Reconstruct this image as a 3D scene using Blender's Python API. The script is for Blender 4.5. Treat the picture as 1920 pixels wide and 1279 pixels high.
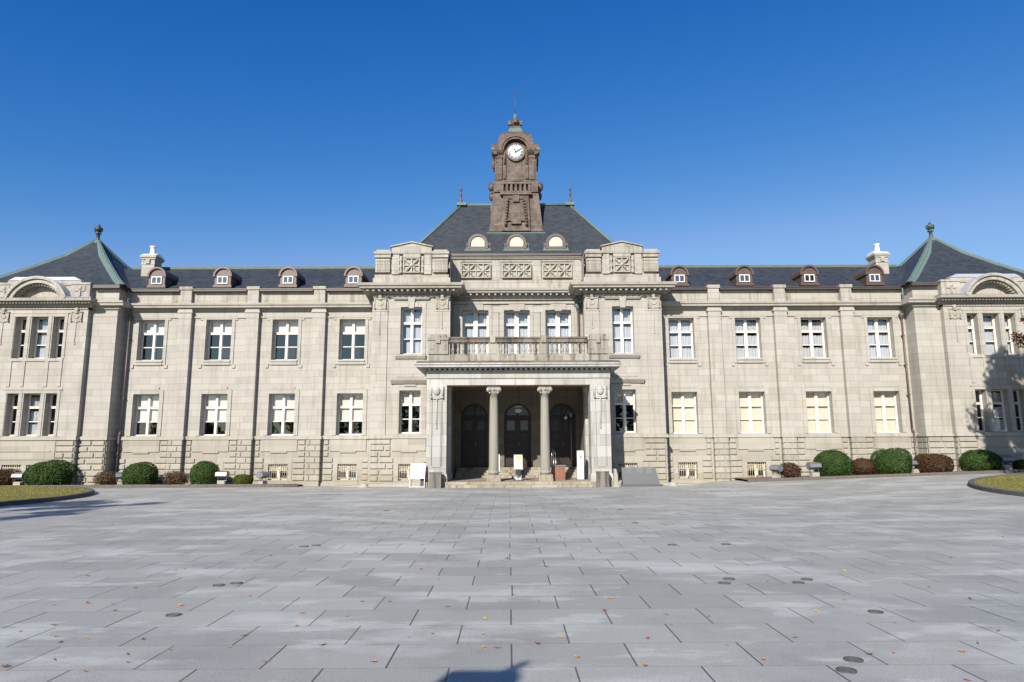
import bpy, math, random
from mathutils import Vector, Matrix
random.seed(7)
for o in list(bpy.data.objects): bpy.data.objects.remove(o)
SC = bpy.context.scene
COL = SC.collection
rad = math.radians

# ------------------------------------------------------------------ camera, sky, sun
X0 = 0.46            # axis of the building
SUN_EL, SUN_AZ = 30.5, 20.3     # azimuth: degrees west of straight behind the camera
cam = bpy.data.cameras.new('camera'); cam.lens = 24.0; cam.sensor_width = 36.0
cam.clip_start = 0.1; cam.clip_end = 2000
co = bpy.data.objects.new('camera', cam); COL.objects.link(co)
p_, yw_, rl_ = math.atan(203.5/1280), rad(0.30), rad(0.27)
f0 = Vector((math.sin(yw_), math.cos(yw_), 0)); r0 = Vector((math.cos(yw_), -math.sin(yw_), 0)); u0_ = Vector((0, 0, 1))
fw = f0*math.cos(p_) + u0_*math.sin(p_); up = u0_*math.cos(p_) - f0*math.sin(p_)
rr = r0*math.cos(rl_) - up*math.sin(rl_); uu = up*math.cos(rl_) + r0*math.sin(rl_)
M = Matrix((rr, uu, -fw)).transposed().to_4x4(); M.translation = Vector((0, 0, 1.7))
co.matrix_world = M
SC.camera = co

world = bpy.data.worlds.new('World'); SC.world = world; world.use_nodes = True
wn = world.node_tree; wn.nodes.clear()
sky = wn.nodes.new('ShaderNodeTexSky'); sky.sky_type = 'NISHITA'; sky.sun_disc = False
sky.sun_elevation = rad(SUN_EL); sky.sun_rotation = rad(180 + SUN_AZ)
sky.altitude = 0; sky.air_density = 1.0; sky.dust_density = 0.3; sky.ozone_density = 3.0
bg = wn.nodes.new('ShaderNodeBackground'); bg.inputs[1].default_value = 0.0630
wo = wn.nodes.new('ShaderNodeOutputWorld')
# clear dry November air: deeper blue aloft than the default atmosphere gives
sp_ = wn.nodes.new('ShaderNodeSeparateColor'); cb_ = wn.nodes.new('ShaderNodeCombineColor'); wn.links.new(sky.outputs[0], sp_.inputs[0])
for i_, (k_, e_, cap) in enumerate(((20.4, 3.0, 1.0), (1.624, 1.40, 1.12), (1.145, 0.75, 1.50))):
    a_ = wn.nodes.new('ShaderNodeMath'); a_.operation = 'POWER'; a_.inputs[1].default_value = e_; wn.links.new(sp_.outputs[i_], a_.inputs[0])
    b_ = wn.nodes.new('ShaderNodeMath'); b_.operation = 'MULTIPLY'; b_.inputs[1].default_value = k_*0.1083**(e_-1); wn.links.new(a_.outputs[0], b_.inputs[0])
    c_ = wn.nodes.new('ShaderNodeMath'); c_.operation = 'MULTIPLY'; c_.inputs[1].default_value = cap; wn.links.new(sp_.outputs[i_], c_.inputs[0])
    d_ = wn.nodes.new('ShaderNodeMath'); d_.operation = 'MINIMUM'; wn.links.new(b_.outputs[0], d_.inputs[0]); wn.links.new(c_.outputs[0], d_.inputs[1])
    wn.links.new(d_.outputs[0], cb_.inputs[i_])
wn.links.new(cb_.outputs[0], bg.inputs[0]); wn.links.new(bg.outputs[0], wo.inputs[0])

sl = bpy.data.lights.new('sun', 'SUN'); sl.energy = 4.6; sl.angle = rad(0.53); sl.color = (1.0, 0.945, 0.86)
so = bpy.data.objects.new('sun', sl); COL.objects.link(so)
sd = Vector((-math.sin(rad(SUN_AZ))*math.cos(rad(SUN_EL)), -math.cos(rad(SUN_AZ))*math.cos(rad(SUN_EL)), math.sin(rad(SUN_EL))))
so.rotation_euler = sd.to_track_quat('Z', 'Y').to_euler(); so.location = (-20, -40, 40)
SC.view_settings.view_transform = 'Standard'; SC.view_settings.look = 'None'
SC.view_settings.exposure = 0.75; SC.view_settings.gamma = 1.0; SC.view_settings.use_curve_mapping = False

# ------------------------------------------------------------------ material helpers
class NT:
    def __init__(s, name):
        s.m = bpy.data.materials.new(name); s.m.use_nodes = True; s.t = s.m.node_tree; s.t.nodes.clear()
        s.out = s.t.nodes.new('ShaderNodeOutputMaterial'); s.p = s.t.nodes.new('ShaderNodeBsdfPrincipled')
        s.t.links.new(s.p.outputs[0], s.out.inputs[0])
    def n(s, typ, **k):
        n = s.t.nodes.new('ShaderNode' + typ)
        for a, b in k.items(): setattr(n, a, b)
        return n
    def l(s, a, b): s.t.links.new(a, b)
    def v(s, sock, val):
        if hasattr(val, 'node'): s.l(val, sock)
        elif isinstance(val, tuple) and len(val) == 3 and sock.type == 'RGBA': sock.default_value = (*val, 1)
        else: sock.default_value = val
    def math(s, op, a, b=0.0, c=None):
        n = s.n('Math', operation=op); s.v(n.inputs[0], a); s.v(n.inputs[1], b)
        if c is not None: s.v(n.inputs[2], c)
        return n.outputs[0]
    def mix(s, f, a, b, mode='MIX'):
        n = s.n('Mix', data_type='RGBA', blend_type=mode)
        s.v(n.inputs[0], f); s.v(n.inputs[6], a); s.v(n.inputs[7], b); return n.outputs[2]
    def ramp(s, f, lo, hi, a=0.0, b=1.0):
        n = s.n('MapRange'); s.v(n.inputs[0], f); n.inputs[1].default_value = lo; n.inputs[2].default_value = hi
        n.inputs[3].default_value = a; n.inputs[4].default_value = b; return n.outputs[0]
    def pos(s): return s.n('NewGeometry').outputs['Position']
    def sep(s, v): n = s.n('SeparateXYZ'); s.l(v, n.inputs[0]); return n.outputs
    def comb(s, x, y, z):
        n = s.n('CombineXYZ'); s.v(n.inputs[0], x); s.v(n.inputs[1], y); s.v(n.inputs[2], z); return n.outputs[0]
    def noise(s, vec, scale, detail=3.0, rough=0.55):
        n = s.n('TexNoise'); s.l(vec, n.inputs['Vector']); n.inputs['Scale'].default_value = scale
        n.inputs['Detail'].default_value = detail; n.inputs['Roughness'].default_value = rough; return n.outputs['Fac']
    def white(s, vec): n = s.n('TexWhiteNoise', noise_dimensions='3D'); s.l(vec, n.inputs['Vector']); return n.outputs['Value'], n.outputs['Color']
    def scale(s, vec, sc): n = s.n('VectorMath', operation='MULTIPLY'); s.l(vec, n.inputs[0]); n.inputs[1].default_value = sc; return n.outputs[0]
    def bump(s, h, strength, dist=0.02):
        n = s.n('Bump'); n.inputs['Strength'].default_value = strength; n.inputs['Distance'].default_value = dist
        s.l(h, n.inputs['Height']); s.l(n.outputs[0], s.p.inputs['Normal'])
    def fin(s, col, rough=0.85, metal=0.0, spec=None, k=0.76):
        col = tuple(v*k for v in col) if isinstance(col, tuple) else s.mix(1.0, col, (k, k, k), 'MULTIPLY')
        s.v(s.p.inputs['Base Color'], col); s.v(s.p.inputs['Roughness'], rough); s.p.inputs['Metallic'].default_value = metal
        if spec is not None: s.p.inputs['Specular IOR Level'].default_value = spec
        return s.m

def plain(name, col, rough=0.6, metal=0.0, nscale=6.0, amp=0.18, spec=None, bump=0.0, k=0.76):
    t = NT(name); ps = t.pos(); n = t.noise(ps, nscale, 4)
    c = t.mix(n, tuple(x*(1-amp) for x in col), tuple(min(1, x*(1+amp)) for x in col))
    if bump: t.bump(t.noise(ps, nscale*6, 3), bump, 0.01)
    return t.fin(c, rough, metal, spec, k)

def ashlar(name, dark, light, ch=0.345, ln=0.93, z0=2.46, joint=0.010, jdark=0.62, streak=0.36, tint=(0.86, 0.80, 0.66), stain=(0.5, 0.44, 0.36), stain_amt=0.25):
    t = NT(name); ps = t.pos(); x, y, z = t.sep(ps)
    h = t.math('ADD', x, t.math('MULTIPLY', y, 1.0))
    zr = t.math('DIVIDE', t.math('SUBTRACT', z, z0), ch)
    row = t.math('FLOOR', zr); fz = t.math('FRACT', zr)
    ro, _ = t.white(t.comb(row, 3.7, 1.3))
    wob = t.math('MULTIPLY', t.noise(t.comb(t.math('MULTIPLY', h, 0.5), t.math('MULTIPLY', row, 7.3), 0.0), 1.0, 1), 1.1)
    xr = t.math('ADD', t.math('ADD', t.math('DIVIDE', h, ln), ro), wob)
    cell = t.math('FLOOR', xr); fx = t.math('FRACT', xr)
    rv, rc = t.white(t.comb(cell, row, 0.5))
    jx = t.math('MINIMUM', fx, t.math('SUBTRACT', 1.0, fx)); jz = t.math('MINIMUM', fz, t.math('SUBTRACT', 1.0, fz))
    mx = t.ramp(jx, joint/ln*0.5, joint/ln*1.1, 1, 0); mz = t.ramp(jz, joint/ch*0.5, joint/ch*1.1, 1, 0)
    jm = t.math('MAXIMUM', t.math('MULTIPLY', mx, 0.75), mz)
    c = t.mix(t.ramp(rv, 0, 1), dark, light)
    rg = t.sep(rc)[1]
    c = t.mix(t.ramp(rg, 0.75, 1.0, 0, 0.26), c, tint, 'MULTIPLY')
    big = t.noise(ps, 0.55, 4); c = t.mix(t.ramp(big, 0.35, 0.7, 0, 0.16), c, (0.62, 0.60, 0.56), 'MULTIPLY')
    fine = t.noise(ps, 34.0, 4, 0.7); c = t.mix(t.ramp(fine, 0.3, 0.75, 0, 0.16), c, (0.5, 0.48, 0.44), 'MULTIPLY')
    sv = t.noise(t.scale(ps, (4.0, 4.0, 0.35)), 1.0, 5, 0.65)
    c = t.mix(t.ramp(sv, 0.50, 0.70, 0, streak), c, stain, 'MULTIPLY')
    c = t.mix(t.ramp(t.noise(ps, 2.3, 6, 0.7), 0.55, 0.8, 0, stain_amt), c, stain, 'MULTIPLY')
    if name == 'base_stone':
        damp = t.math('MULTIPLY', t.ramp(z, 0.0, 0.75, 1, 0), t.ramp(t.noise(t.scale(ps, (1.6, 1.6, 0.9)), 1.0, 5, 0.7), 0.35, 0.6))
        c = t.mix(t.math('MULTIPLY', damp, 0.5), c, (0.36, 0.30, 0.17))
    c = t.mix(t.math('MULTIPLY', jm, 1.0), c, tuple(v*jdark for v in dark))
    hgt = t.math('SUBTRACT', t.math('ADD', t.math('MULTIPLY', fine, 0.3), t.math('MULTIPLY', rv, 0.25)), jm)
    t.bump(hgt, 0.35, 0.012)
    return t.fin(c, 0.88, 0, 0.25)

MAT = {}
MAT['stone'] = ashlar('ashlar_stone', (0.448, 0.420, 0.372), (0.512, 0.483, 0.432), jdark=0.66)
MAT['base'] = ashlar('base_stone', (0.40, 0.368, 0.310), (0.485, 0.450, 0.388), ch=0.305, z0=0.13, ln=3.0, joint=0.004, jdark=0.8)
MAT['trim'] = ashlar('trim_stone', (0.45, 0.420, 0.368), (0.51, 0.478, 0.422), ch=4.0, ln=1.25, z0=-0.3, joint=0.008, streak=0.45)
MAT['top'] = ashlar('weathered_stone', (0.43, 0.400, 0.350), (0.515, 0.482, 0.425), ch=0.32, ln=0.95, z0=10.35, streak=0.75, stain=(0.42, 0.37, 0.32), stain_amt=0.5)
MAT['portico'] = ashlar('portico_stone', (0.43, 0.415, 0.385), (0.57, 0.558, 0.525), ch=0.52, ln=1.1, z0=0.3, streak=0.55, stain=(0.48, 0.45, 0.41), stain_amt=0.35)
MAT['rail'] = ashlar('balcony_stone', (0.34, 0.315, 0.265), (0.45, 0.42, 0.36), ch=3.0, ln=1.4, z0=-1, streak=0.95, stain=(0.22, 0.18, 0.15), stain_amt=0.9)
MAT['coping'] = ashlar('stained_coping', (0.17, 0.145, 0.12), (0.27, 0.24, 0.20), ch=3.0, ln=1.5, z0=-1, streak=0.9, stain=(0.35, 0.30, 0.27), stain_amt=0.9)
MAT['column'] = ashlar('column_stone', (0.34, 0.322, 0.275), (0.37, 0.350, 0.300), ch=9.0, ln=9.0, z0=-3, joint=0.0001, streak=0.5)
MAT['step'] = ashlar('step_stone', (0.36, 0.31, 0.24), (0.45, 0.40, 0.32), ch=7.0, ln=1.3, z0=-3, streak=0.8, stain=(0.35, 0.28, 0.25), stain_amt=0.8)
MAT['carve'] = ashlar('carved_stone', (0.42, 0.40, 0.34), (0.50, 0.475, 0.41), ch=6, ln=8, z0=-2, joint=0.001, streak=0.7)
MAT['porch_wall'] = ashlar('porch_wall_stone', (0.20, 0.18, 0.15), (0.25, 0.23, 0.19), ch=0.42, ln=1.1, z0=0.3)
MAT['frame'] = plain('cream_paint', (0.75, 0.70, 0.64), 0.5, 0, 3, 0.06, k=0.80)
MAT['blind'] = plain('cream_blind', (0.80, 0.73, 0.66), 0.8, 0, 2, 0.05, k=0.70)
MAT['blind_warm'] = plain('warm_cream_blind', (0.86, 0.73, 0.56), 0.8, 0, 0.9, 0.06, k=0.70)
MAT['shade_black'] = plain('shade_black', (0.012, 0.011, 0.010), 0.9)
MAT['lead'] = plain('lead_sheet', (0.40, 0.41, 0.46), 0.45, 0.1, 5, 0.10, k=0.86)
MAT['gutter'] = plain('brown_gutter', (0.10, 0.080, 0.070), 0.45, 0.2, 3, 0.25)
MAT['pipe'] = plain('brown_downpipe', (0.16, 0.115, 0.095), 0.5, 0.2, 3, 0.25)
MAT['patina'] = plain('green_patina', (0.125, 0.185, 0.17), 0.7, 0.0, 5, 0.28)
MAT['ridge'] = plain('ridge_patina', (0.13, 0.155, 0.10), 0.75, 0.0, 7, 0.4)
MAT['copper'] = plain('dormer_copper', (0.115, 0.078, 0.064), 0.5, 0.1, 4, 0.35)
MAT['iron'] = plain('dark_iron', (0.07, 0.065, 0.06), 0.5, 0.3, 8, 0.2)
MAT['bronze'] = plain('green_bronze', (0.075, 0.095, 0.075), 0.6, 0.1, 9, 0.5)
MAT['sky_tint_glass'] = plain('sky_tint_door_glass', (0.16, 0.19, 0.22), 0.3, 0, 5, 0.25)  # grey-blue base colour stands in for sky reflected in the centre door panes
MAT['door_glass'] = plain('black_door_glass', (0.01, 0.01, 0.012), 0.25, 0, 3, 0.1)
MAT['board'] = plain('aged_cream_board', (0.60, 0.54, 0.46), 0.8, 0, 4, 0.08)
MAT['steel'] = plain('brushed_steel', (0.55, 0.56, 0.58), 0.3, 0.9, 20, 0.08)
MAT['white'] = plain('white_panel', (0.80, 0.81, 0.80), 0.5, 0, 2, 0.03, k=0.86)
MAT['yellow'] = plain('yellow_print', (0.85, 0.62, 0.06), 0.6, 0, 2, 0.05)
MAT['grey_print'] = plain('grey_print', (0.2, 0.21, 0.22), 0.6, 0, 2, 0.05)
MAT['black'] = plain('black_matt', (0.02, 0.02, 0.022), 0.6, 0, 2, 0.1)
MAT['silver'] = plain('silver_bag', (0.62, 0.64, 0.66), 0.35, 0.4, 14, 0.2)
MAT['slab'] = plain('dark_granite', (0.112, 0.118, 0.116), 0.45, 0, 30, 0.22)
MAT['slabtext'] = plain('pale_cut_letters', (0.24, 0.25, 0.25), 0.8, 0, 30, 0.3)
MAT['block'] = ashlar('grey_block_stone', (0.20, 0.185, 0.165), (0.30, 0.28, 0.25), ch=4, ln=5, z0=-2, joint=0.001, streak=1.0, stain=(0.3, 0.27, 0.24), stain_amt=0.9)
MAT['kerb'] = plain('kerb_granite', (0.135, 0.115, 0.098), 0.85, 0, 7, 0.4, bump=0.2)
MAT['kerb_shaded'] = plain('shaded_kerb_granite', (0.085, 0.088, 0.09), 0.85, 0, 9, 0.35, bump=0.2)  # base colour darkened to hold the shade lying on the left lawn kerb
MAT['soil'] = plain('bed_soil', (0.20, 0.13, 0.085), 0.95, 0, 9, 0.5, bump=0.5)
MAT['box_wood'] = plain('red_brown_board', (0.26, 0.115, 0.065), 0.5, 0, 2.5, 0.25)
MAT['concrete'] = plain('pale_concrete', (0.42, 0.39, 0.33), 0.9, 0, 8, 0.25, bump=0.2)
MAT['lamp_body'] = plain('grey_lamp_body', (0.26, 0.27, 0.28), 0.4, 0.3, 6, 0.1)
MAT['lamp_glass'] = plain('lamp_glass', (0.15, 0.155, 0.165), 0.4, 0.0, 6, 0.1)
MAT['cover'] = plain('iron_cover', (0.13, 0.13, 0.13), 0.5, 0.3, 40, 0.5, bump=0.3)
MAT['grille'] = plain('cream_grille', (0.72, 0.62, 0.44), 0.5, 0, 8, 0.12)
MAT['globe'] = plain('opal_glass', (0.50, 0.50, 0.46), 0.15, 0, 3, 0.05)
MAT['clock'] = plain('white_enamel', (0.84, 0.86, 0.86), 0.35, 0, 2, 0.02, k=0.86)
MAT['bark'] = plain('bark', (0.09, 0.065, 0.045), 0.95, 0, 14, 0.4, bump=0.6)
MAT['ceil'] = plain('brown_ceiling_board', (0.30, 0.17, 0.10), 0.7, 0, 3, 0.15)

def m_slate():
    t = NT('slate_tiles'); ps = t.pos(); x, y, z = t.sep(ps)
    h = t.math('ADD', x, t.math('MULTIPLY', y, 0.35)); zr = t.math('DIVIDE', z, 0.105)
    row = t.math('FLOOR', zr); fz = t.math('FRACT', zr)
    xr = t.math('ADD', t.math('DIVIDE', h, 0.24), t.math('MULTIPLY', t.math('MODULO', row, 2.0), 0.5))
    cell = t.math('FLOOR', xr); fx = t.math('FRACT', xr); rv, rc = t.white(t.comb(cell, row, 2.2))
    c = t.mix(rv, (0.028, 0.034, 0.042), (0.050, 0.058, 0.068))
    c = t.mix(t.ramp(t.noise(ps, 0.9, 5, 0.65), 0.45, 0.7, 0, 0.25), c, (0.075, 0.075, 0.070))
    sv = t.noise(t.comb(t.math('MULTIPLY', h, 1.3), t.math('MULTIPLY', z, 11.0), 0.0), 1.0, 4)
    c = t.mix(t.ramp(sv, 0.60, 0.72, 0, 0.4), c, (0.085, 0.095, 0.105))
    j = t.math('MAXIMUM', t.ramp(fz, 0.0, 0.14, 1, 0), t.math('MULTIPLY', t.ramp(fx, 0.0, 0.07, 1, 0), 0.6))
    c = t.mix(t.math('MULTIPLY', j, 0.6), c, (0.018, 0.020, 0.025))
    t.bump(t.math('SUBTRACT', t.math('ADD', fz, t.math('MULTIPLY', rv, 0.4)), j), 0.4, 0.012)
    return t.fin(c, 0.52, 0, 0.4)
MAT['slate'] = m_slate()

def m_tower():
    t = NT('brown_copper_panels'); ps = t.pos(); x, y, z = t.sep(ps)
    h = t.math('ADD', x, y); zr = t.math('DIVIDE', z, 0.36); row = t.math('FLOOR', zr); fz = t.math('FRACT', zr)
    xr = t.math('ADD', t.math('DIVIDE', t.math('SUBTRACT', h, X0), 0.42), t.math('MULTIPLY', t.math('MODULO', row, 2.0), 0.5))
    fx = t.math('FRACT', xr); rv, rc = t.white(t.comb(t.math('FLOOR', xr), row, 1.0))
    c = t.mix(rv, (0.078, 0.050, 0.037), (0.135, 0.088, 0.066))
    c = t.mix(t.ramp(t.noise(t.scale(ps, (2.2, 2.2, 0.7)), 1.0, 5, 0.7), 0.42, 0.62, 0, 0.75), c, (0.205, 0.148, 0.118))
    c = t.mix(t.ramp(t.noise(ps, 3.5, 5, 0.7), 0.48, 0.62, 0, 0.8), c, (0.050, 0.038, 0.028))
    jm = t.math('MAXIMUM', t.ramp(fz, 0.0, 0.13, 1, 0), t.math('MULTIPLY', t.ramp(fx, 0, 0.11, 1, 0), 0.8))
    jn = t.math('MULTIPLY', jm, t.ramp(t.noise(ps, 4.0, 2), 0.38, 0.58, 0.15, 0.9))
    c = t.mix(jn, c, (0.24, 0.21, 0.165))
    t.bump(t.math('ADD', t.math('MULTIPLY', jm, 1.0), t.math('MULTIPLY', t.noise(ps, 9, 4), 0.8)), 0.4, 0.02)
    return t.fin(c, 0.6, 0.0, 0.3)
MAT['tower'] = m_tower()

def m_paving():
    t = NT('granite_paving'); ps = t.pos(); x, y, z = t.sep(ps)
    ry = t.math('DIVIDE', t.math('SUBTRACT', y, 5.731 - 0.6635*40), 0.6635); row = t.math('FLOOR', ry); fy = t.math('FRACT', ry)
    sh = t.math('MULTIPLY', t.math('MODULO', row, 2.0), 0.5)
    jit, _ = t.white(t.comb(row, 9.1, 0.0))
    rx = t.math('ADD', t.math('ADD', t.math('DIVIDE', t.math('SUBTRACT', x, 0.02), 0.995), sh), t.math('MULTIPLY', t.math('SUBTRACT', jit, 0.5), 0.035))
    cell = t.math('FLOOR', rx); fx = t.math('FRACT', rx); rv, rc = t.white(t.comb(cell, row, 4.0))
    c = t.mix(rv, (0.405, 0.398, 0.360), (0.512, 0.502, 0.454))
    big = t.noise(t.scale(ps, (0.28, 0.55, 1.0)), 1.0, 6, 0.6)
    c = t.mix(t.ramp(big, 0.52, 0.60, 0, 0.62), c, (0.74, 0.735, 0.68))
    big2 = t.noise(t.scale(ps, (0.8, 1.9, 1.0)), 1.0, 5, 0.6)
    c = t.mix(t.ramp(big2, 0.57, 0.62, 0, 0.5), c, (0.76, 0.75, 0.69))
    c = t.mix(t.ramp(t.noise(ps, 0.6, 6, 0.65), 0.50, 0.66, 0, 0.42), c, (0.25, 0.255, 0.245))
    sp = t.noise(ps, 150.0, 2, 0.8); c = t.mix(t.ramp(sp, 0.38, 0.62, 0, 1), t.mix(1.0, c, (0.62, 0.64, 0.66), 'MULTIPLY'), c)
    sp3 = t.noise(ps, 42.0, 3, 0.85); c = t.mix(t.ramp(sp3, 0.30, 0.50, 0.55, 0), c, (0.20, 0.205, 0.21))
    sp2 = t.noise(ps, 60.0, 3, 0.9); c = t.mix(t.ramp(sp2, 0.52, 0.66, 0, 0.5), c, (0.64, 0.65, 0.63))
    # wide open joints run away from the camera, tight ones across
    jx = t.math('MAXIMUM', t.ramp(fx, 0.0060, 0.0090, 1, 0), t.ramp(fx, 0.9910, 0.9940, 0, 1))
    jvar = t.ramp(t.noise(t.comb(cell, row, 0.0), 3.1, 1), 0.35, 0.62, 0.55, 1.0)
    jx = t.math('MULTIPLY', jx, jvar)
    jy = t.ramp(fy, 0.006, 0.012, 1, 0)
    jyv = t.math('MULTIPLY', jy, t.ramp(t.noise(t.scale(ps, (1.6, 4.0, 1)), 1.0, 3), 0.36, 0.60, 0.60, 1.0))
    c = t.mix(jyv, c, (0.10, 0.095, 0.085)); c = t.mix(t.math('MULTIPLY', jx, 0.96), c, (0.022, 0.022, 0.022))
    moss = t.math('MULTIPLY', t.math('MAXIMUM', t.ramp(fx, 0.013, 0.016, 1, 0), t.ramp(fy, 0.008, 0.014, 1, 0)), t.ramp(t.noise(ps, 2.6, 4), 0.55, 0.66, 0, 0.5))
    c = t.mix(moss, c, (0.24, 0.25, 0.16))
    hh = t.math('SUBTRACT', t.math('MULTIPLY', sp, 0.15), t.math('MAXIMUM', jx, t.math('MULTIPLY', jyv, 0.6)))
    t.bump(hh, 0.35, 0.01)
    return t.fin(c, 0.62, 0, 0.35)
MAT['paving'] = m_paving()

def m_lawn(name, c1, c2):
    t = NT(name); ps = t.pos()
    c = t.mix(t.ramp(t.noise(ps, 0.7, 5, 0.7), 0.35, 0.65), c1, c2)
    c = t.mix(t.ramp(t.noise(ps, 22.0, 3, 0.7), 0.4, 0.7, 0, 0.5), c, tuple(v*0.5 for v in c1))
    t.bump(t.noise(ps, 40, 3), 0.7, 0.04)
    return t.fin(c, 0.95, 0, 0.1)
MAT['lawn'] = m_lawn('autumn_turf', (0.20, 0.21, 0.05), (0.34, 0.25, 0.09))

def m_leaf(name, cols, trans=0.35, rough=0.6):
    t = NT(name); g = t.n('NewGeometry'); r = g.outputs['Random Per Island']
    cr = t.n('ValToRGB'); t.l(r, cr.inputs[0]); el = cr.color_ramp.elements
    while len(el) < len(cols): el.new(0.5)
    for i, c in enumerate(cols): el[i].position = i/(len(cols)-1); el[i].color = (*c, 1)
    cb = t.mix(t.ramp(t.noise(g.outputs['Position'], 2.2, 3), 0.35, 0.65, 0, 0.5), cr.outputs[0], tuple(v*0.7 for v in cols[0]))
    t.fin(cb, rough, 0, 0.25)
    tr = t.n('BsdfTranslucent'); t.l(cb, tr.inputs[0]); ms = t.n('MixShader'); ms.inputs[0].default_value = trans
    t.l(t.p.outputs[0], ms.inputs[1]); t.l(tr.outputs[0], ms.inputs[2]); t.l(ms.outputs[0], t.out.inputs[0])
    return t.m
MAT['leaf_green'] = m_leaf('shrub_leaf_green', [(0.028, 0.062, 0.012), (0.065, 0.130, 0.026), (0.115, 0.195, 0.045)])
MAT['leaf_lime'] = m_leaf('shrub_leaf_lime', [(0.06, 0.085, 0.012), (0.12, 0.15, 0.02), (0.19, 0.20, 0.03)])
MAT['leaf_red'] = m_leaf('shrub_leaf_red', [(0.060, 0.024, 0.016), (0.130, 0.038, 0.025), (0.07, 0.065, 0.020), (0.170, 0.070, 0.038)])
MAT['leaf_brown'] = m_leaf('shrub_leaf_brown', [(0.10, 0.055, 0.032), (0.20, 0.115, 0.07), (0.12, 0.115, 0.045), (0.28, 0.17, 0.11)])
MAT['leaf_rust'] = m_leaf('shrub_leaf_rust', [(0.080, 0.034, 0.018), (0.135, 0.055, 0.028), (0.09, 0.070, 0.022), (0.165, 0.080, 0.040)])
MAT['leaf_maple'] = m_leaf('maple_leaf', [(0.20, 0.025, 0.012), (0.34, 0.07, 0.02), (0.42, 0.15, 0.03), (0.10, 0.10, 0.02)], 0.45)
MAT['leaf_tree'] = m_leaf('evergreen_leaf', [(0.015, 0.035, 0.010), (0.035, 0.075, 0.018), (0.06, 0.11, 0.03)])
MAT['grass'] = m_leaf('grass_blade', [(0.20, 0.24, 0.05), (0.34, 0.33, 0.08), (0.42, 0.32, 0.12)], 0.3)

def m_glass():
    t = NT('window_glass'); tr = t.n('BsdfTransparent'); tr.inputs[0].default_value = (0.93, 0.95, 0.96, 1)
    gl = t.n('BsdfGlossy'); gl.inputs['Roughness'].default_value = 0.015; gl.inputs[0].default_value = (0.9, 0.95, 1, 1)
    lw = t.n('LayerWeight'); lw.inputs[0].default_value = 0.5
    fr = t.n('MapRange'); t.l(t.math('POWER', lw.outputs['Facing'], 3.0), fr.inputs[0]); fr.inputs[3].default_value = 0.10; fr.inputs[4].default_value = 0.85
    wob = t.n('Bump'); wob.inputs['Strength'].default_value = 0.05; wob.inputs['Distance'].default_value = 0.02
    t.l(t.noise(t.pos(), 1.6, 2), wob.inputs['Height']); t.l(wob.outputs[0], gl.inputs['Normal'])
    ms = t.n('MixShader'); t.l(fr.outputs[0], ms.inputs[0]); t.l(tr.outputs[0], ms.inputs[1]); t.l(gl.outputs[0], ms.inputs[2])
    t.l(ms.outputs[0], t.out.inputs[0]); return t.m
MAT['glass'] = m_glass()

def m_curtain():
    t = NT('net_curtain'); ps = t.pos(); x, y, z = t.sep(ps)
    n = t.noise(t.comb(t.math('MULTIPLY', x, 14.0), 0.0, t.math('MULTIPLY', z, 0.5)), 1.0, 3)
    return t.fin(t.mix(n, (0.36, 0.365, 0.39), (0.68, 0.68, 0.69)), 0.9)
MAT['curtain'] = m_curtain()

def m_door():
    t = NT('dark_door_wood'); ps = t.pos()
    n = t.noise(t.scale(ps, (18, 18, 1.2)), 1.0, 4)
    return t.fin(t.mix(n, (0.022, 0.013, 0.010), (0.045, 0.025, 0.019)), 0.45, 0, 0.4)
MAT['door'] = m_door()

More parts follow.
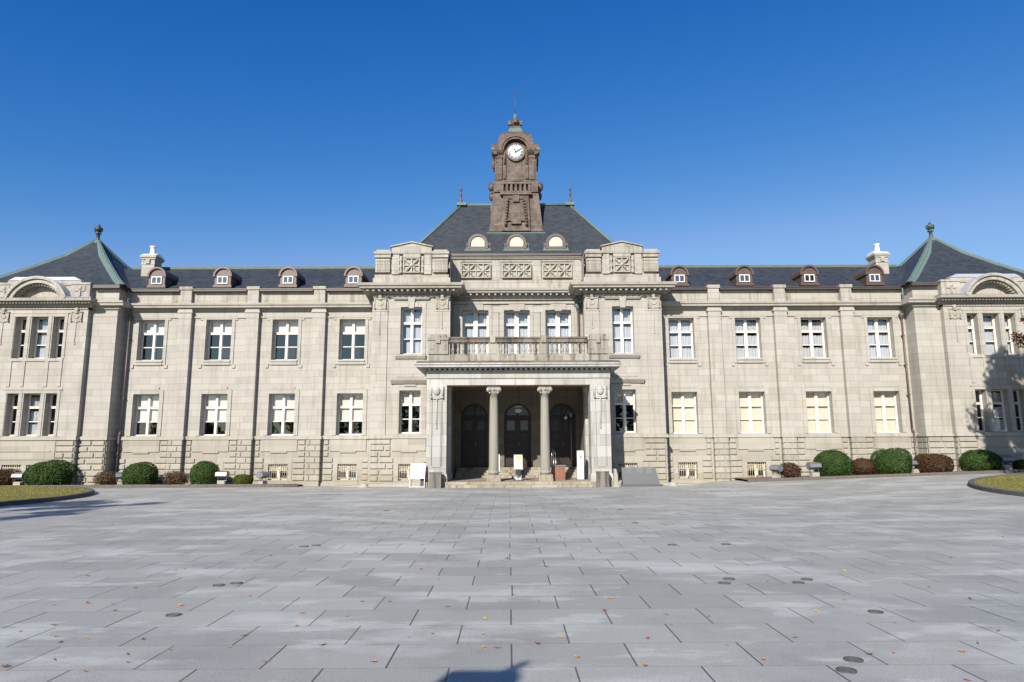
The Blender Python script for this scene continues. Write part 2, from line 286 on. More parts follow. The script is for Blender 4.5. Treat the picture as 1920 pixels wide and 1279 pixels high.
# ------------------------------------------------------------------ mesh helpers
class MB:
    def __init__(s): s.v = []; s.f = []; s.sm = []
    def add(s, vs, fs, smooth=False):
        b = len(s.v); s.v += [tuple(p) for p in vs]; s.f += [tuple(i+b for i in f) for f in fs]; s.sm += [smooth]*len(fs); return s
    def box(s, x0, x1, y0, y1, z0, z1):
        if x0 > x1: x0, x1 = x1, x0
        return s.add([(x0,y0,z0),(x1,y0,z0),(x1,y1,z0),(x0,y1,z0),(x0,y0,z1),(x1,y0,z1),(x1,y1,z1),(x0,y1,z1)],
                     [(0,3,2,1),(4,5,6,7),(0,1,5,4),(1,2,6,5),(2,3,7,6),(3,0,4,7)])
    def bbox(s, x0, x1, y0, y1, z0, z1, b):
        """box whose front (-y) face is bevelled by b"""
        if x0 > x1: x0, x1 = x1, x0
        s.add([(x0,y1,z0),(x1,y1,z0),(x1,y1,z1),(x0,y1,z1),(x0+b,y0,z0+b),(x1-b,y0,z0+b),(x1-b,y0,z1-b),(x0+b,y0,z1-b),
               (x0,y0+b,z0),(x1,y0+b,z0),(x1,y0+b,z1),(x0,y0+b,z1)],
              [(4,5,6,7),(8,9,5,4),(9,10,6,5),(10,11,7,6),(11,8,4,7),(0,1,9,8),(1,2,10,9),(2,3,11,10),(3,0,8,11)]); return s
    def prism_y(s, pts, y0, y1):
        """polygon in (x,z), extruded in y; pts counter-clockwise seen from -y"""
        n = len(pts); vs = [(x,y0,z) for x,z in pts] + [(x,y1,z) for x,z in pts]
        fs = [tuple(range(n)), tuple(range(2*n-1, n-1, -1))] + [((i+1)%n, i, i+n, (i+1)%n+n) for i in range(n)]
        return s.add(vs, fs)
    def prism_x(s, pts, x0, x1):
        n = len(pts); vs = [(x0,y,z) for y,z in pts] + [(x1,y,z) for y,z in pts]
        fs = [tuple(range(n-1,-1,-1)), tuple(range(n, 2*n))] + [(i, (i+1)%n, (i+1)%n+n, i+n) for i in range(n)]
        return s.add(vs, fs)
    def lathe(s, prof, cx, cy, n=20, square=False, smooth=True, rot=0.0):
        if square: n = 4; smooth = False; k = math.sqrt(2); rot = math.pi/4
        else: k = 1.0
        vs = []; fs = []
        for r, z in prof:
            for i in range(n):
                a = 2*math.pi*i/n + rot; vs.append((cx + r*k*math.cos(a), cy + r*k*math.sin(a), z))
        for j in range(len(prof)-1):
            for i in range(n):
                fs.append((j*n+i, j*n+(i+1)%n, (j+1)*n+(i+1)%n, (j+1)*n+i))
        fs.append(tuple(range(n-1, -1, -1))); fs.append(tuple(range((len(prof)-1)*n, len(prof)*n)))
        s.add(vs, fs, smooth); s.sm[-1] = s.sm[-2] = False
        return s
    def bar(s, p0, p1, r, n=8, r1=None, smooth=True, rot=0.0):
        p0 = Vector(p0); p1 = Vector(p1); d = (p1-p0).normalized(); r1 = r if r1 is None else r1
        a = d.cross(Vector((0,0,1))) if abs(d.z) < .95 else d.cross(Vector((1,0,0))); a.normalize(); b = d.cross(a)
        vs = []
        for p, q in ((p0, r), (p1, r1)):
            for i in range(n):
                t = 2*math.pi*i/n + rot; vs.append(p + a*math.cos(t)*q + b*math.sin(t)*q)
        fs = [(i, i+n, (i+1)%n+n, (i+1)%n) for i in range(n)] + [tuple(range(n)), tuple(range(2*n-1, n-1, -1))]
        return s.add(vs, fs, smooth and n > 4)
    def ball(s, c, r, nx=12, nz=8, sc=(1,1,1)):
        prof = [(max(1e-4, r*math.sin(math.pi*i/nz)), -r*math.cos(math.pi*i/nz)) for i in range(nz+1)]
        m = MB().lathe(prof, 0, 0, nx)
        return s.add([(c[0]+x*sc[0], c[1]+y*sc[1], c[2]+z*sc[2]) for x,y,z in m.v], m.f, True)
    def arc_y(s, cx, cz, r0, r1, y0, y1, a0=0.0, a1=180.0, n=20):
        """arch ring facing -y"""
        vs = []; fs = []
        for i in range(n+1):
            a = rad(a0 + (a1-a0)*i/n); c, d = math.cos(a), math.sin(a)
            vs += [(cx+r0*c, y0, cz+r0*d), (cx+r1*c, y0, cz+r1*d), (cx+r1*c, y1, cz+r1*d), (cx+r0*c, y1, cz+r0*d)]
        for i in range(n):
            for k in range(4): fs.append((4*i+k, 4*i+(k+1)%4, 4*i+4+(k+1)%4, 4*i+4+k))
        fs += [(3,2,1,0), (4*n, 4*n+1, 4*n+2, 4*n+3)]
        return s.add(vs, fs)
    def mirror(s):
        n = len(s.v); o = MB(); o.v = [(-x,y,z) for x,y,z in s.v]; o.f = [tuple(reversed(f)) for f in s.f]; o.sm = list(s.sm)
        return o
    def join(s, o): return s.add(o.v, o.f) or s
    def mesh(s, name, mat, off=(0,0,0)):
        me = bpy.data.meshes.new(name)
        me.from_pydata([(x-off[0], y-off[1], z-off[2]) for x,y,z in s.v], [], s.f)
        me.polygons.foreach_set('use_smooth', s.sm[:len(me.polygons)])
        me.materials.append(mat if not isinstance(mat, str) else MAT[mat]); me.update()
        return me
    def build(s, name, mat, parent=None, off=(0,0,0), loc=(0,0,0), label=None):
        o = bpy.data.objects.new(name, s.mesh(name, mat, off)); COL.objects.link(o); o.parent = parent; o.location = loc
        if label: o['label'] = label
        return o

def both(fn):
    a = MB(); fn(a); return (a, a.mirror())
def both_one(fn):
    """geometry for the right half plus its mirror image"""
    a = MB(); fn(a); b = a.mirror(); r = MB(); r.add(a.v, a.f); r.add(b.v, b.f); r.sm = a.sm + b.sm; return r

def tag(o, label=None, cat=None, group=None, kind=None):
    if label: o['label'] = label
    if cat: o['category'] = cat
    if group: o['group'] = group
    if kind: o['kind'] = kind
    return o
def empty(name, loc=(0,0,0)):
    o = bpy.data.objects.new(name, None); COL.objects.link(o); o.location = loc; o.empty_display_size = 0.2; return o
def copy_tree(o, parent=None):
    c = o.copy(); COL.objects.link(c); c.parent = parent
    for ch in list(o.children): copy_tree(ch, c)
    return c
def text_mesh(txt, size, extrude=0.004, offset=0.0):
    cu = bpy.data.curves.new('t', 'FONT'); cu.body = txt; cu.size = size; cu.extrude = extrude; cu.offset = offset; cu.align_x = 'CENTER'; cu.align_y = 'CENTER'
    o = bpy.data.objects.new('t', cu); COL.objects.link(o)
    dg = bpy.context.evaluated_depsgraph_get(); me = bpy.data.meshes.new_from_object(o.evaluated_get(dg))
    vs = [tuple(v.co) for v in me.vertices]; fs = [tuple(p.vertices) for p in me.polygons]
    bpy.data.objects.remove(o); return vs, fs

# ------------------------------------------------------------------ ground
def sm(a, b, x):
    t = min(1, max(0, (x-a)/(b-a))); return t*t*(3-2*t)
def g(X, Y):
    r = 0.42*min(1.15, max(0, (X-9)/14.0))*sm(14, 31, Y)
    d = -0.12*sm(32.2, 36, Y)*(1-sm(9, 12, X))
    return r + d

m = MB(); nx, ny = 90, 110
xs = [-45 + i for i in range(nx+1)]; ys = [-62 + i for i in range(ny+1)]
m.add([(x, y, g(x, y)) for y in ys for x in xs], [(j*(nx+1)+i, j*(nx+1)+i+1, (j+1)*(nx+1)+i+1, (j+1)*(nx+1)+i) for j in range(ny) for i in range(nx)])
tag(m.build('plaza_paving', 'paving'), kind='structure')
m = MB(); m.add([(-600,-600,-0.30),(600,-600,-0.30),(600,600,-0.30),(-600,600,-0.30)], [(0,1,2,3)])
tag(m.build('ground', 'lawn'), kind='structure')

# ------------------------------------------------------------------ the building
BY = 36.3
bld = empty('public_hall', (X0, BY, 0))
tag(bld, 'long cream stone hall with slate roofs, portico and central clock tower', 'building')
OFF = (0, BY, 0)
def B(name, mat, mb, parent=None, label=None):
    if isinstance(mb, tuple): return [x.build(name, mat, parent or bld, OFF, label=label) for x in mb]
    return mb.build(name, mat, parent or bld, OFF, label=label)

def sheet(mb, u0, u1, z0, z1, y, openings, side=1):
    """a wall face at depth y, facing the camera, with recessed openings (a,b,c,d,depth)"""
    us = sorted({u0, u1, *[o[0] for o in openings], *[o[1] for o in openings]})
    zs = sorted({z0, z1, *[o[2] for o in openings], *[o[3] for o in openings]})
    for i in range(len(us)-1):
        for j in range(len(zs)-1):
            cu, cz = (us[i]+us[i+1])/2, (zs[j]+zs[j+1])/2
            if any(o[0] < cu < o[1] and o[2] < cz < o[3] for o in openings): continue
            mb.add([(us[i],y,zs[j]),(us[i+1],y,zs[j]),(us[i+1],y,zs[j+1]),(us[i],y,zs[j+1])], [(0,1,2,3)])
    for a, b, c, d, dep in openings:
        Y = y + dep
        mb.add([(a,y,c),(a,Y,c),(a,Y,d),(a,y,d)], [(0,1,2,3)]); mb.add([(b,y,c),(b,Y,c),(b,Y,d),(b,y,d)], [(3,2,1,0)])
        mb.add([(a,y,c),(b,y,c),(b,Y,c),(a,Y,c)], [(0,1,2,3)]); mb.add([(a,y,d),(b,y,d),(b,Y,d),(a,Y,d)], [(3,2,1,0)])

CH = 0.305
def rustic(mb, u0, u1, y, excl, z0=0.13, n=7, seed=1):
    rnd = random.Random(seed)
    for k in range(n):
        a, b = z0 + k*CH, z0 + (k+1)*CH
        iv = [(u0, u1)]
        for (p, q, c, d) in excl:
            if d <= a+0.02 or c >= b-0.02: continue
            nv = []
            for s_, e_ in iv:
                if q <= s_ or p >= e_: nv.append((s_, e_)); continue
                if p > s_: nv.append((s_, p))
                if q < e_: nv.append((q, e_))
            iv = nv
        for s_, e_ in iv:
            L = e_ - s_
            if L < 0.16: continue
            cnt = max(1, round(L/rnd.uniform(0.62, 0.8))); ws = [rnd.choice((0.6, 1.0, 1.35)) for _ in range(cnt)]; t = sum(ws); x = s_
            for w in ws:
                w = w/t*L
                mg = 0.040
                if w > 0.15: mb.bbox(x+mg, x+w-mg, y-0.068, y+0.01, a+mg, b-mg, 0.022)
                x += w

# wing parameters (right half; left is the mirror image)
WINS = [8.88, 12.48, 16.05, 19.66]
PILS = [10.63, 14.20, 17.80]
W, BF, PF, QF = 36.3, 35.1, 35.4, 35.1
PC = 24.88          # pavilion centre

def wing_wall(mb):
    ops = []
    for c in WINS: ops += [(c-.69, c+.69, 6.49, 8.70, .45), (c-.69, c+.69, 2.49, 4.69, .45)]
    sheet(mb, 7.5, 21.05, 2.46, 9.4, W, ops)
    for c in WINS:     # raised architraves
        for (za, zb, low) in ((6.49, 8.70, 0), (2.49, 4.69, 1)):
            o = .17; P = W-.045
            for s_ in (-1, 1): mb.box(c+s_*.69, c+s_*(.69+o), P, W+.01, za-(0 if low else .25), zb)
            if low:
                mb.box(c-.86, c+.86, P, W+.01, zb, zb+.24); mb.box(c-.66, c+.66, P-.012, W+.01, zb+.241, zb+.36)
                for s_ in (-1, 1): mb.box(c+s_*.86, c+s_*.90, P-.004, W+.01, 2.47, zb+.2)
            else:
                mb.box(c-.86, c+.86, P, W+.01, zb, zb+.16); mb.box(c-.90, c+.90, P-.02, W+.01, zb+.161, zb+.22)
                for s_ in (-1, 1): mb.box(c+s_*.865, c+s_*1.0, P+.006, W+.01, zb-.04, zb+.155); mb.box(c+s_*.82, c+s_*.98, P-.012, W+.01, za-.42, za-.252)
                mb.box(c-.685, c+.685, P-.03, W+.01, za-.26, za-.12); mb.box(c-.72, c+.72, P-.07, W+.05, za-.10, za-.002)
B('wall', 'stone', both(wing_wall))

def wing_base(mb):
    y = W-.12
    ops = [(c-.50, c+.50, .18, 1.0, .35) for c in WINS]
    sheet(mb, 7.5, 21.05, -.3, 2.27, y, ops)
    ex = []
    for c in WINS: ex += [(c-.74, c+.74, 0, 1.25), (c-.98, c+.98, 1.60, 2.3)]
    ex += [(p-.45, p+.45, 0, 2.3) for p in PILS] + [(7.3, 7.75, 0, 2.3)]
    rustic(mb, 7.75, 21.0, y, ex, seed=3)
    for c in WINS:
        mb.box(c-.95, c+.95, y-.05, y+.01, 1.66, 2.268); mb.box(c-.42, c+.42, y-.062, y+.01, 1.58, 1.72)
        mb.box(c-.72, c-.505, y-.02, y+.01, .1, 1.18); mb.box(c+.505, c+.72, y-.02, y+.01, .1, 1.18); mb.box(c-.505, c+.505, y-.02, y+.01, 1.0, 1.18)
        mb.box(c-.56, c+.56, y-.06, y+.05, .10, .178)
    mb.box(7.5, 21.05, y-.05, y+.01, -.3, .095)
B('base_wall', 'base', both(wing_base))

def wing_string(mb):
    mb.box(7.5, 21.05, W-.21, W+.01, 2.275, 2.40); mb.box(7.5, 21.05, W-.17, W+.01, 2.402, 2.46)
    for p in PILS: mb.box(p-.42, p+.42, W-.40, W-.211, 2.275, 2.40); mb.box(p-.40, p+.40, W-.36, W-.171, 2.402, 2.46)
B('string_course', 'trim', both(wing_string))

for s in (-1, 1):
    for p in PILS:
        m = MB(); c = s*p
        m.box(c-.34, c+.34, W-.27, W-.001, 2.461, 9.02); m.box(c-.36, c+.36, W-.285, W-.001, 8.74, 8.80); m.box(c-.345, c+.345, W-.28, W-.001, 8.801, 9.0)
        m.box(c-.40, c+.40, W-.32, W-.001, 9.021, 9.12); m.box(c-.37, c+.37, W-.30, W-.001, 9.121, 9.275)
        pil = m.build('pilaster', 'stone', bld, OFF)
        m = MB(); m.box(c-.34, c+.34, W-.36, W-.122, -.3, 2.274)
        for k in range(7):
            q = c + (.13 if k % 2 else -.15); za, zb = .13+k*CH+.025, .13+(k+1)*CH-.025
            m.bbox(c-.375, q-.02, W-.41, W-.13, za, zb, .02); m.bbox(q+.02, c+.375, W-.41, W-.13, za, zb, .02)
        m.build('pilaster_base', 'base', pil, OFF)

def wing_cornice(mb):
    mb.box(7.5, 21.05, W-.06, W+.01, 8.78, 9.14); mb.box(7.5, 21.05, W-.14, W+.01, 9.142, 9.28)
    mb.prism_x([(W+.2, 9.282), (W-.42, 9.285), (W-.44, 9.38), (W-.50, 9.41), (W-.52, 9.515), (W+.2, 9.56)], 7.5, 21.05)
B('cornice', 'trim', both(wing_cornice))
def wing_parapet(mb):
    mb.box(7.5, 21.05, W-.10, W+.25, 9.5, 10.19)
    for p in PILS:
        mb.box(p-.30, p+.30, W-.32, W-.101, 9.5, 10.28); mb.box(p-.35, p+.35, W-.38, W+.1, 10.281, 10.45)
B('parapet', 'top', both(wing_parapet))
def wing_gutter(mb):
    prev = 7.5
    for p in PILS + [21.4]:
        mb.box(prev, p-.36, W-.36, W+.1, 10.195, 10.33); mb.box(prev, p-.36, W-.39, W-.361, 10.29, 10.34); prev = p+.36
B('gutter', 'gutter', both(wing_gutter))

# roofs
RW = (W-.1, 10.30, 39.3, 12.36)
def wing_roof(mb):
    y0, z0, y1, z1 = RW
    mb.add([(5.5,y0,z0),(23.5,y0,z0),(23.5,y1,z1),(5.5,y1,z1)], [(0,1,2,3)])
    mb.add([(5.5,y1,z1),(23.5,y1,z1),(23.5,42.6,z0),(5.5,42.6,z0)], [(0,1,2,3)])
B('roof', 'slate', both(wing_roof))
def wing_ridge(mb):
    mb.box(5.7, 22.6, 39.2, 39.4, 12.30, 12.44)
B('roof_ridge', 'ridge', both(wing_ridge))

EH, RH = 5.95, 3.22      # half widths of the main roof at the eave and the ridge
RY0, RZ0, RY1, RZ1 = 36.15, 12.25, 39.0, 16.1
m = MB()
a = [(-EH,RY0,RZ0),(EH,RY0,RZ0),(EH,41.85,RZ0),(-EH,41.85,RZ0),(-RH,39,RZ1),(RH,39,RZ1)]
m.add(a, [(0,1,5,4),(1,2,5),(2,3,4,5),(3,0,4)])
rf = B('roof', 'slate', m)
m = MB(); m.bar((-RH,39,RZ1+.03),(RH,39,RZ1+.03), .09, 6)
for s in (-1, 1):
    m.bar((s*RH,39,RZ1+.02),(s*EH,RY0,RZ0+.02), .075, 6); m.bar((s*RH,39,RZ1+.02),(s*EH,41.85,RZ0+.02), .075, 6)
    m.box(s*RH-.28, s*RH+.28, 38.78, 39.22, RZ1-.04, RZ1+.13)
B('roof_ridge', 'patina', m)
for s in (-1, 1):      # spikes at the ridge ends
    m = MB(); m.lathe([(.15,RZ1+.1),(.09,RZ1+.25),(.055,RZ1+.45),(.05,RZ1+.62),(.09,RZ1+.66),(.05,RZ1+.70),(.045,RZ1+.95),(.09,RZ1+.98),(.04,RZ1+1.03),(.018,RZ1+1.1),(.012,RZ1+1.75),(.002,RZ1+1.85)], s*3.27, 39, 8)
    m.build('roof_spike', 'copper', bld, OFF)

# pavilion roofs
def pav_roof(mb):
    c = PC; e = 4.12; y0 = 35.12; y1 = 43.4; ym = 39.3; za, zb = 10.33, 14.02
    k = .45
    def ring(f, z): return [(c-e*f, ym-(ym-y0)*f, z), (c+e*f, ym-(ym-y0)*f, z), (c+e*f, ym+(y1-ym)*f, z), (c-e*f, ym+(y1-ym)*f, z)]
    rs = [ring(1, za), ring(.86, za+.40), ring(.55, za+1.50), ring(.30, za+2.45), ring(.03, zb)]
    for r1, r2 in zip(rs, rs[1:]): mb.add(r1+r2, [(i, (i+1)%4, 4+(i+1)%4, 4+i) for i in range(4)])
B('roof', 'slate', both(pav_roof))
def pav_hip(mb):
    c = PC; e = 4.12; ym = 39.3; za = 10.33
    pts = [(1,0),(.86,.40),(.55,1.50),(.30,2.45),(.03,3.69)]
    for sx in (-1, 1):
        for sy in (-1, 1):
            for (f1,z1),(f2,z2) in zip(pts, pts[1:]):
                    P = Vector((c+sx*e*f1, ym+sy*4.15*f1, za+z1+.035)); Q = Vector((c+sx*e*f2, ym+sy*4.15*f2, za+z2+.035))
                    w1, w2 = min(.34, e*f1*.8), min(.34, e*f2*.8); t = Vector((0,0,.05))
                    for d1, d2, fl in ((Vector((-sx*w1,0,0)), Vector((-sx*w2,0,0)), 1), (Vector((0,-sy*w1,0)), Vector((0,-sy*w2,0)), 0)):
                        mb.add([tuple(P+t), tuple(Q+t), tuple(Q+d2+t*.4), tuple(P+d1+t*.4), tuple(P+d1-t), tuple(Q+d2-t)], [(0,1,2,3), (3,2,5,4)])
                        m1, m2 = P+d1*.45+t*1.2, Q+d2*.45+t*1.2
                        mb.add([tuple(P+d1*.35+t*.9), tuple(Q+d2*.35+t*.9), tuple(m2+t*.6), tuple(m1+t*.6), tuple(P+d1*.55+t*.9), tuple(Q+d2*.55+t*.9)], [(0,1,2,3), (3,2,5,4)])
    mb.lathe([(.42,za+3.30),(.26,za+3.56),(.15,za+3.74),(.12,za+3.8)], c, ym, 8)
B('roof_hip', 'patina', both(pav_hip))
for s in (-1, 1):
    m = MB(); zc = 14.05
    m.lathe([(.15,zc),(.10,zc+.12),(.09,zc+.42),(.17,zc+.45),(.17,zc+.49),(.06,zc+.52),(.05,zc+.58),(.20,zc+.66),(.24,zc+.76),(.20,zc+.84),(.08,zc+.90),(.08,zc+.98),(.01,zc+1.06)], s*PC, 39.3, 12)
    for k in range(4):
        a = k*math.pi/2; m.ball((s*PC+.2*math.cos(a), 39.3+.2*math.sin(a), zc+.66), .07, 6, 5)
    m.build('finial', 'iron' if s < 0 else 'bronze', bld, OFF)
def pav_gut(mb):
    mb.add([(20.9,35.08,10.19),(22.3,35.08,10.19),(22.3,35.4,10.19),(21.2,35.4,10.19),(21.2,36.6,10.19),(20.9,36.6,10.19),(20.9,35.08,10.36),(22.3,35.08,10.36),(22.3,35.4,10.36),(21.2,35.4,10.36),(21.2,36.6,10.36),(20.9,36.6,10.36)],
           [(5,4,3,2,1,0),(6,7,8,9,10,11)]+[(i,(i+1)%6,6+(i+1)%6,6+i) for i in range(6)])
B('gutter', 'gutter', both(pav_gut))
B('gutter', 'gutter', both(lambda mb: mb.box(27.46, 28.85, 35.08, 35.4, 10.19, 10.36)))

# pavilion walls
PW = [(-.985, .285), (0, .425), (.985, .285)]
def pav_wall(mb):
    ops = []
    for dx, hw in PW: ops += [(PC+dx-hw, PC+dx+hw, 6.47, 8.66, .50), (PC+dx-hw, PC+dx+hw, 2.49, 4.66, .50)]
    sheet(mb, 22.42, 27.34, 2.46, 9.3, QF, ops)
    for a, b in ((21.05, 22.42), (27.34, 28.71)):
        sheet(mb, a, b, 2.46, 10.25, PF, [])
    # returns
    mb.add([(22.42,QF,2.46),(22.42,PF,2.46),(22.42,PF,9.3),(22.42,QF,9.3)], [(3,2,1,0)])
    mb.add([(27.34,QF,2.46),(27.34,PF,2.46),(27.34,PF,9.3),(27.34,QF,9.3)], [(0,1,2,3)])
    mb.add([(21.05,PF,-.3),(21.05,W+.3,-.3),(21.05,W+.3,10.25),(21.05,PF,10.25)], [(3,2,1,0)])
    mb.add([(28.71,PF,-.3),(28.71,43.3,-.3),(28.71,43.3,10.25),(28.71,PF,10.25)], [(0,1,2,3)])
    # sills, lintel frames, recessed panels
    for (za, zb) in ((6.47, 8.66), (2.49, 4.66)):
        mb.box(PC-1.45, PC+1.45, QF-.03, QF+.01, zb, zb+.16); mb.box(PC-1.52, PC+1.52, QF-.05, QF+.01, zb+.161, zb+.21)
        for x in (-1.37, -.56, .56, 1.37): mb.box(PC+x-.075, PC+x+.075, QF-.03, QF+.005, za, zb)
    mb.box(PC-1.40, PC+1.40, QF-.05, QF+.05, 6.32, 6.468)
    for dx in (-1.30, -.60, .60, 1.30): mb.box(PC+dx-.09, PC+dx+.09, QF-.04, QF+.01, 5.0, 6.318)
    for a, b in ((21.06, 22.40), (27.36, 28.70)): mb.box(a, b, PF-.012, PF+.01, 8.72, 8.76)
B('wall', 'stone', both(pav_wall))
def pav_base(mb):
    sheet(mb, 22.42, 27.34, -.3, 2.27, QF-.08, [(PC-.5+dx, PC+.5+dx, .35, 1.05, .3) for dx in (-.62, .62)])
    for a, b in ((21.05, 22.42), (27.34, 28.71)): sheet(mb, a, b, -.3, 2.27, PF-.08, []); rustic(mb, a, b-.02, PF-.08, [], seed=int(a))
    rustic(mb, 22.42, 27.3, QF-.08, [(PC-1.5, PC+1.5, 0, 2.3)], seed=8)
    mb.box(PC-1.5, PC+1.5, QF-.11, QF-.07, 1.3, 2.268); mb.box(PC-1.3, PC+1.3, QF-.14, QF-.07, 1.70, 1.76)
    for x, y0, y1 in ((21.0, PF-.08, W+.2), (22.40, QF-.08, PF)):
        mb.add([(x+.02,y0,-.3),(x+.02,y1,-.3),(x+.02,y1,2.27),(x+.02,y0,2.27)], [(3,2,1,0)])
        n = max(1, round((y1-y0)/.45))
        for k in range(7):
            for q in range(n):
                ya = y0 + (y1-y0)*q/n + .03; yb = y0 + (y1-y0)*(q+1)/n - .03
                mb.box(x-.012, x+.03, ya, yb, .13+k*CH+.035, .13+(k+1)*CH-.035)
B('base_wall', 'base', both(pav_base))
def pav_string(mb):
    for a, b, y in ((20.95, 22.36, PF), (22.34, 27.42, QF), (27.40, 28.8, PF)):
        mb.box(a, b, y-.17, y+.3, 2.275, 2.40); mb.box(a+.03, b-.03, y-.13, y+.3, 2.402, 2.46)
    mb.box(20.95, 21.06, PF+.301, W+.1, 2.277, 2.402)
B('string_course', 'trim', both(pav_string))
def pav_cornice(mb):
    for a, b in ((20.62, 22.36), (27.40, 29.14)):
        pr = [(PF+.5, 9.262), (PF-.31, 9.264), (PF-.33, 9.36), (PF-.39, 9.40), (PF-.40, 9.50), (PF+.5, 9.53)]
        mb.prism_x(pr, a+.0, b)
        mb.box(a+.32 if a < 22 else a, b if a < 22 else b-.32, PF-.10, PF+.1, 9.10, 9.26)
    # return along the side towards the wing
    mb.add([(21.05,PF+.1,9.262),(20.72,PF+.1,9.38),(20.64,PF+.1,9.50),(21.05,PF+.1,9.53),(21.05,W,9.262),(20.72,W,9.38),(20.64,W,9.50),(21.05,W,9.53)],
           [(0,1,5,4),(1,2,6,5),(2,3,7,6)])
    # centre with dentils
    mb.prism_x([(QF+.3, 9.32), (QF-.10, 9.32), (QF-.16, 9.405), (QF-.54, 9.41), (QF-.58, 9.55), (QF+.3, 9.58)], 22.0, 27.76)
    mb.box(22.42, 27.34, QF-.06, QF+.3, 9.05, 9.13)
    n = 34
    for i in range(n):
        x = 22.20 + (27.56-22.20)*i/(n-1); mb.box(x-.045, x+.045, QF-.40, QF-.05, 9.30, 9.402)
    mb.box(22.2, 27.56, QF-.12, QF+.1, 9.16, 9.319)
B('cornice', 'trim', both(pav_cornice))
def pav_ped(mb):
    # attic wall with round-headed pediment
    mb.box(22.42, 27.34, QF+.05, QF+.5, 9.55, 10.42)
    mb.box(22.95, 26.81, QF+.03, QF+.52, 10.421, 10.60)
    for a in (22.40, 26.34):
        mb.box(a, a+1.02, QF-.06, QF+.06, 9.581, 10.36); mb.box(a-.03, a+1.05, QF-.10, QF+.5, 10.361, 10.47)
        mb.box(a+.25, a+.77, QF-.10, QF-.06, 10.0, 10.3)
        mb.ball((a+.51, QF-.10, 10.17), .12, 8, 6, (1, .6, 1)); mb.box(a+.46, a+.56, QF-.12, QF-.06, 9.75, 10.08)
    R = 1.58; cz = 9.0; hw = math.degrees(math.acos((9.56-cz)/R)); A0 = 90-hw
    mb.arc_y(PC, cz, R-.22, R-.02, QF-.50, QF+.1, A0, 180-A0, 28)
    mb.arc_y(PC, cz, R-.02, R+.10, QF-.60, QF+.1, A0-2, 182-A0, 28)
    for i in range(19):
        a = rad(A0+6 + (168-2*A0)*i/18); x, z = PC+(R-.27)*math.cos(a), cz+(R-.27)*math.sin(a)
        mb.box(x-.045, x+.045, QF-.36, QF+.05, z-.05, z+.04)
def sc_ped(mb):
    t = MB(); pav_ped(t); mb.add([(PC+(x-PC), y, z) for x,y,z in t.v], t.f)
B('pediment', 'top', both(sc_ped))
def pav_lead(mb):
    mb.prism_y([(22.98,10.62),(26.78,10.62),(26.45,10.80),(23.31,10.80)], QF+.02, QF+.6)
    mb.arc_y(PC, 9.0, 1.681, 1.70, QF-.60, QF+.1, 22, 158, 28)
    mb.box(22.02, 23.3, QF-.56, QF+.04, 9.581, 9.60); mb.box(26.46, 27.74, QF-.56, QF+.04, 9.581, 9.60)
B('lead_flashing', 'lead', both(pav_lead))

# carved shields
def shield(name, c, y, ztop, s=1.0, tail=1.25):
    m = MB(); z = ztop
    m.box(c-.30*s, c+.30*s, y-.05, y+.01, z-.82*s, z-.30*s)
    m.prism_y([(c-.28*s,z-.82*s),(c,z-.90*s),(c+.28*s,z-.82*s)], y-.04, y+.01)
    for q in (-1, 1):
        m.bar((c+q*.31*s, y-.06, z-.30*s), (c+q*.31*s, y-.06, z-.80*s), .035*s, 6); m.ball((c+q*.31*s, y-.07, z-.82*s), .055*s, 6, 5)
        m.bar((c+q*.05*s, y-.06, z-.28*s), (c+q*.36*s, y-.06, z-.26*s), .04*s, 6)
    m.ball((c, y-.07, z-.13*s), .13*s, 10, 7, (1, .7, 1.15)); m.box(c-.09*s, c+.09*s, y-.13, y+.01, z-.34*s, z-.24*s)
    m.arc_y(c, z-.50*s, .12*s, .17*s, y-.085, y+.01, 180, 360, 10)
    m.bar((c, y-.02, z-.86*s), (c, y-.02, z-.86*s-tail), .014, 5); m.box(c-.04, c+.04, y-.04, y+.01, z-.86*s-tail-.10, z-.86*s-tail)
    m.build('carved_shield', 'carve', bld, OFF)
for s in (-1, 1):
    for c in (22.98, 26.78): shield('x', s*c, QF, 9.12, .86, 1.1)
    shield('x', s*7.16, BF-.05, 9.80, .95, 1.25); shield('x', s*3.92, BF-.05, 9.80, .95, .95)

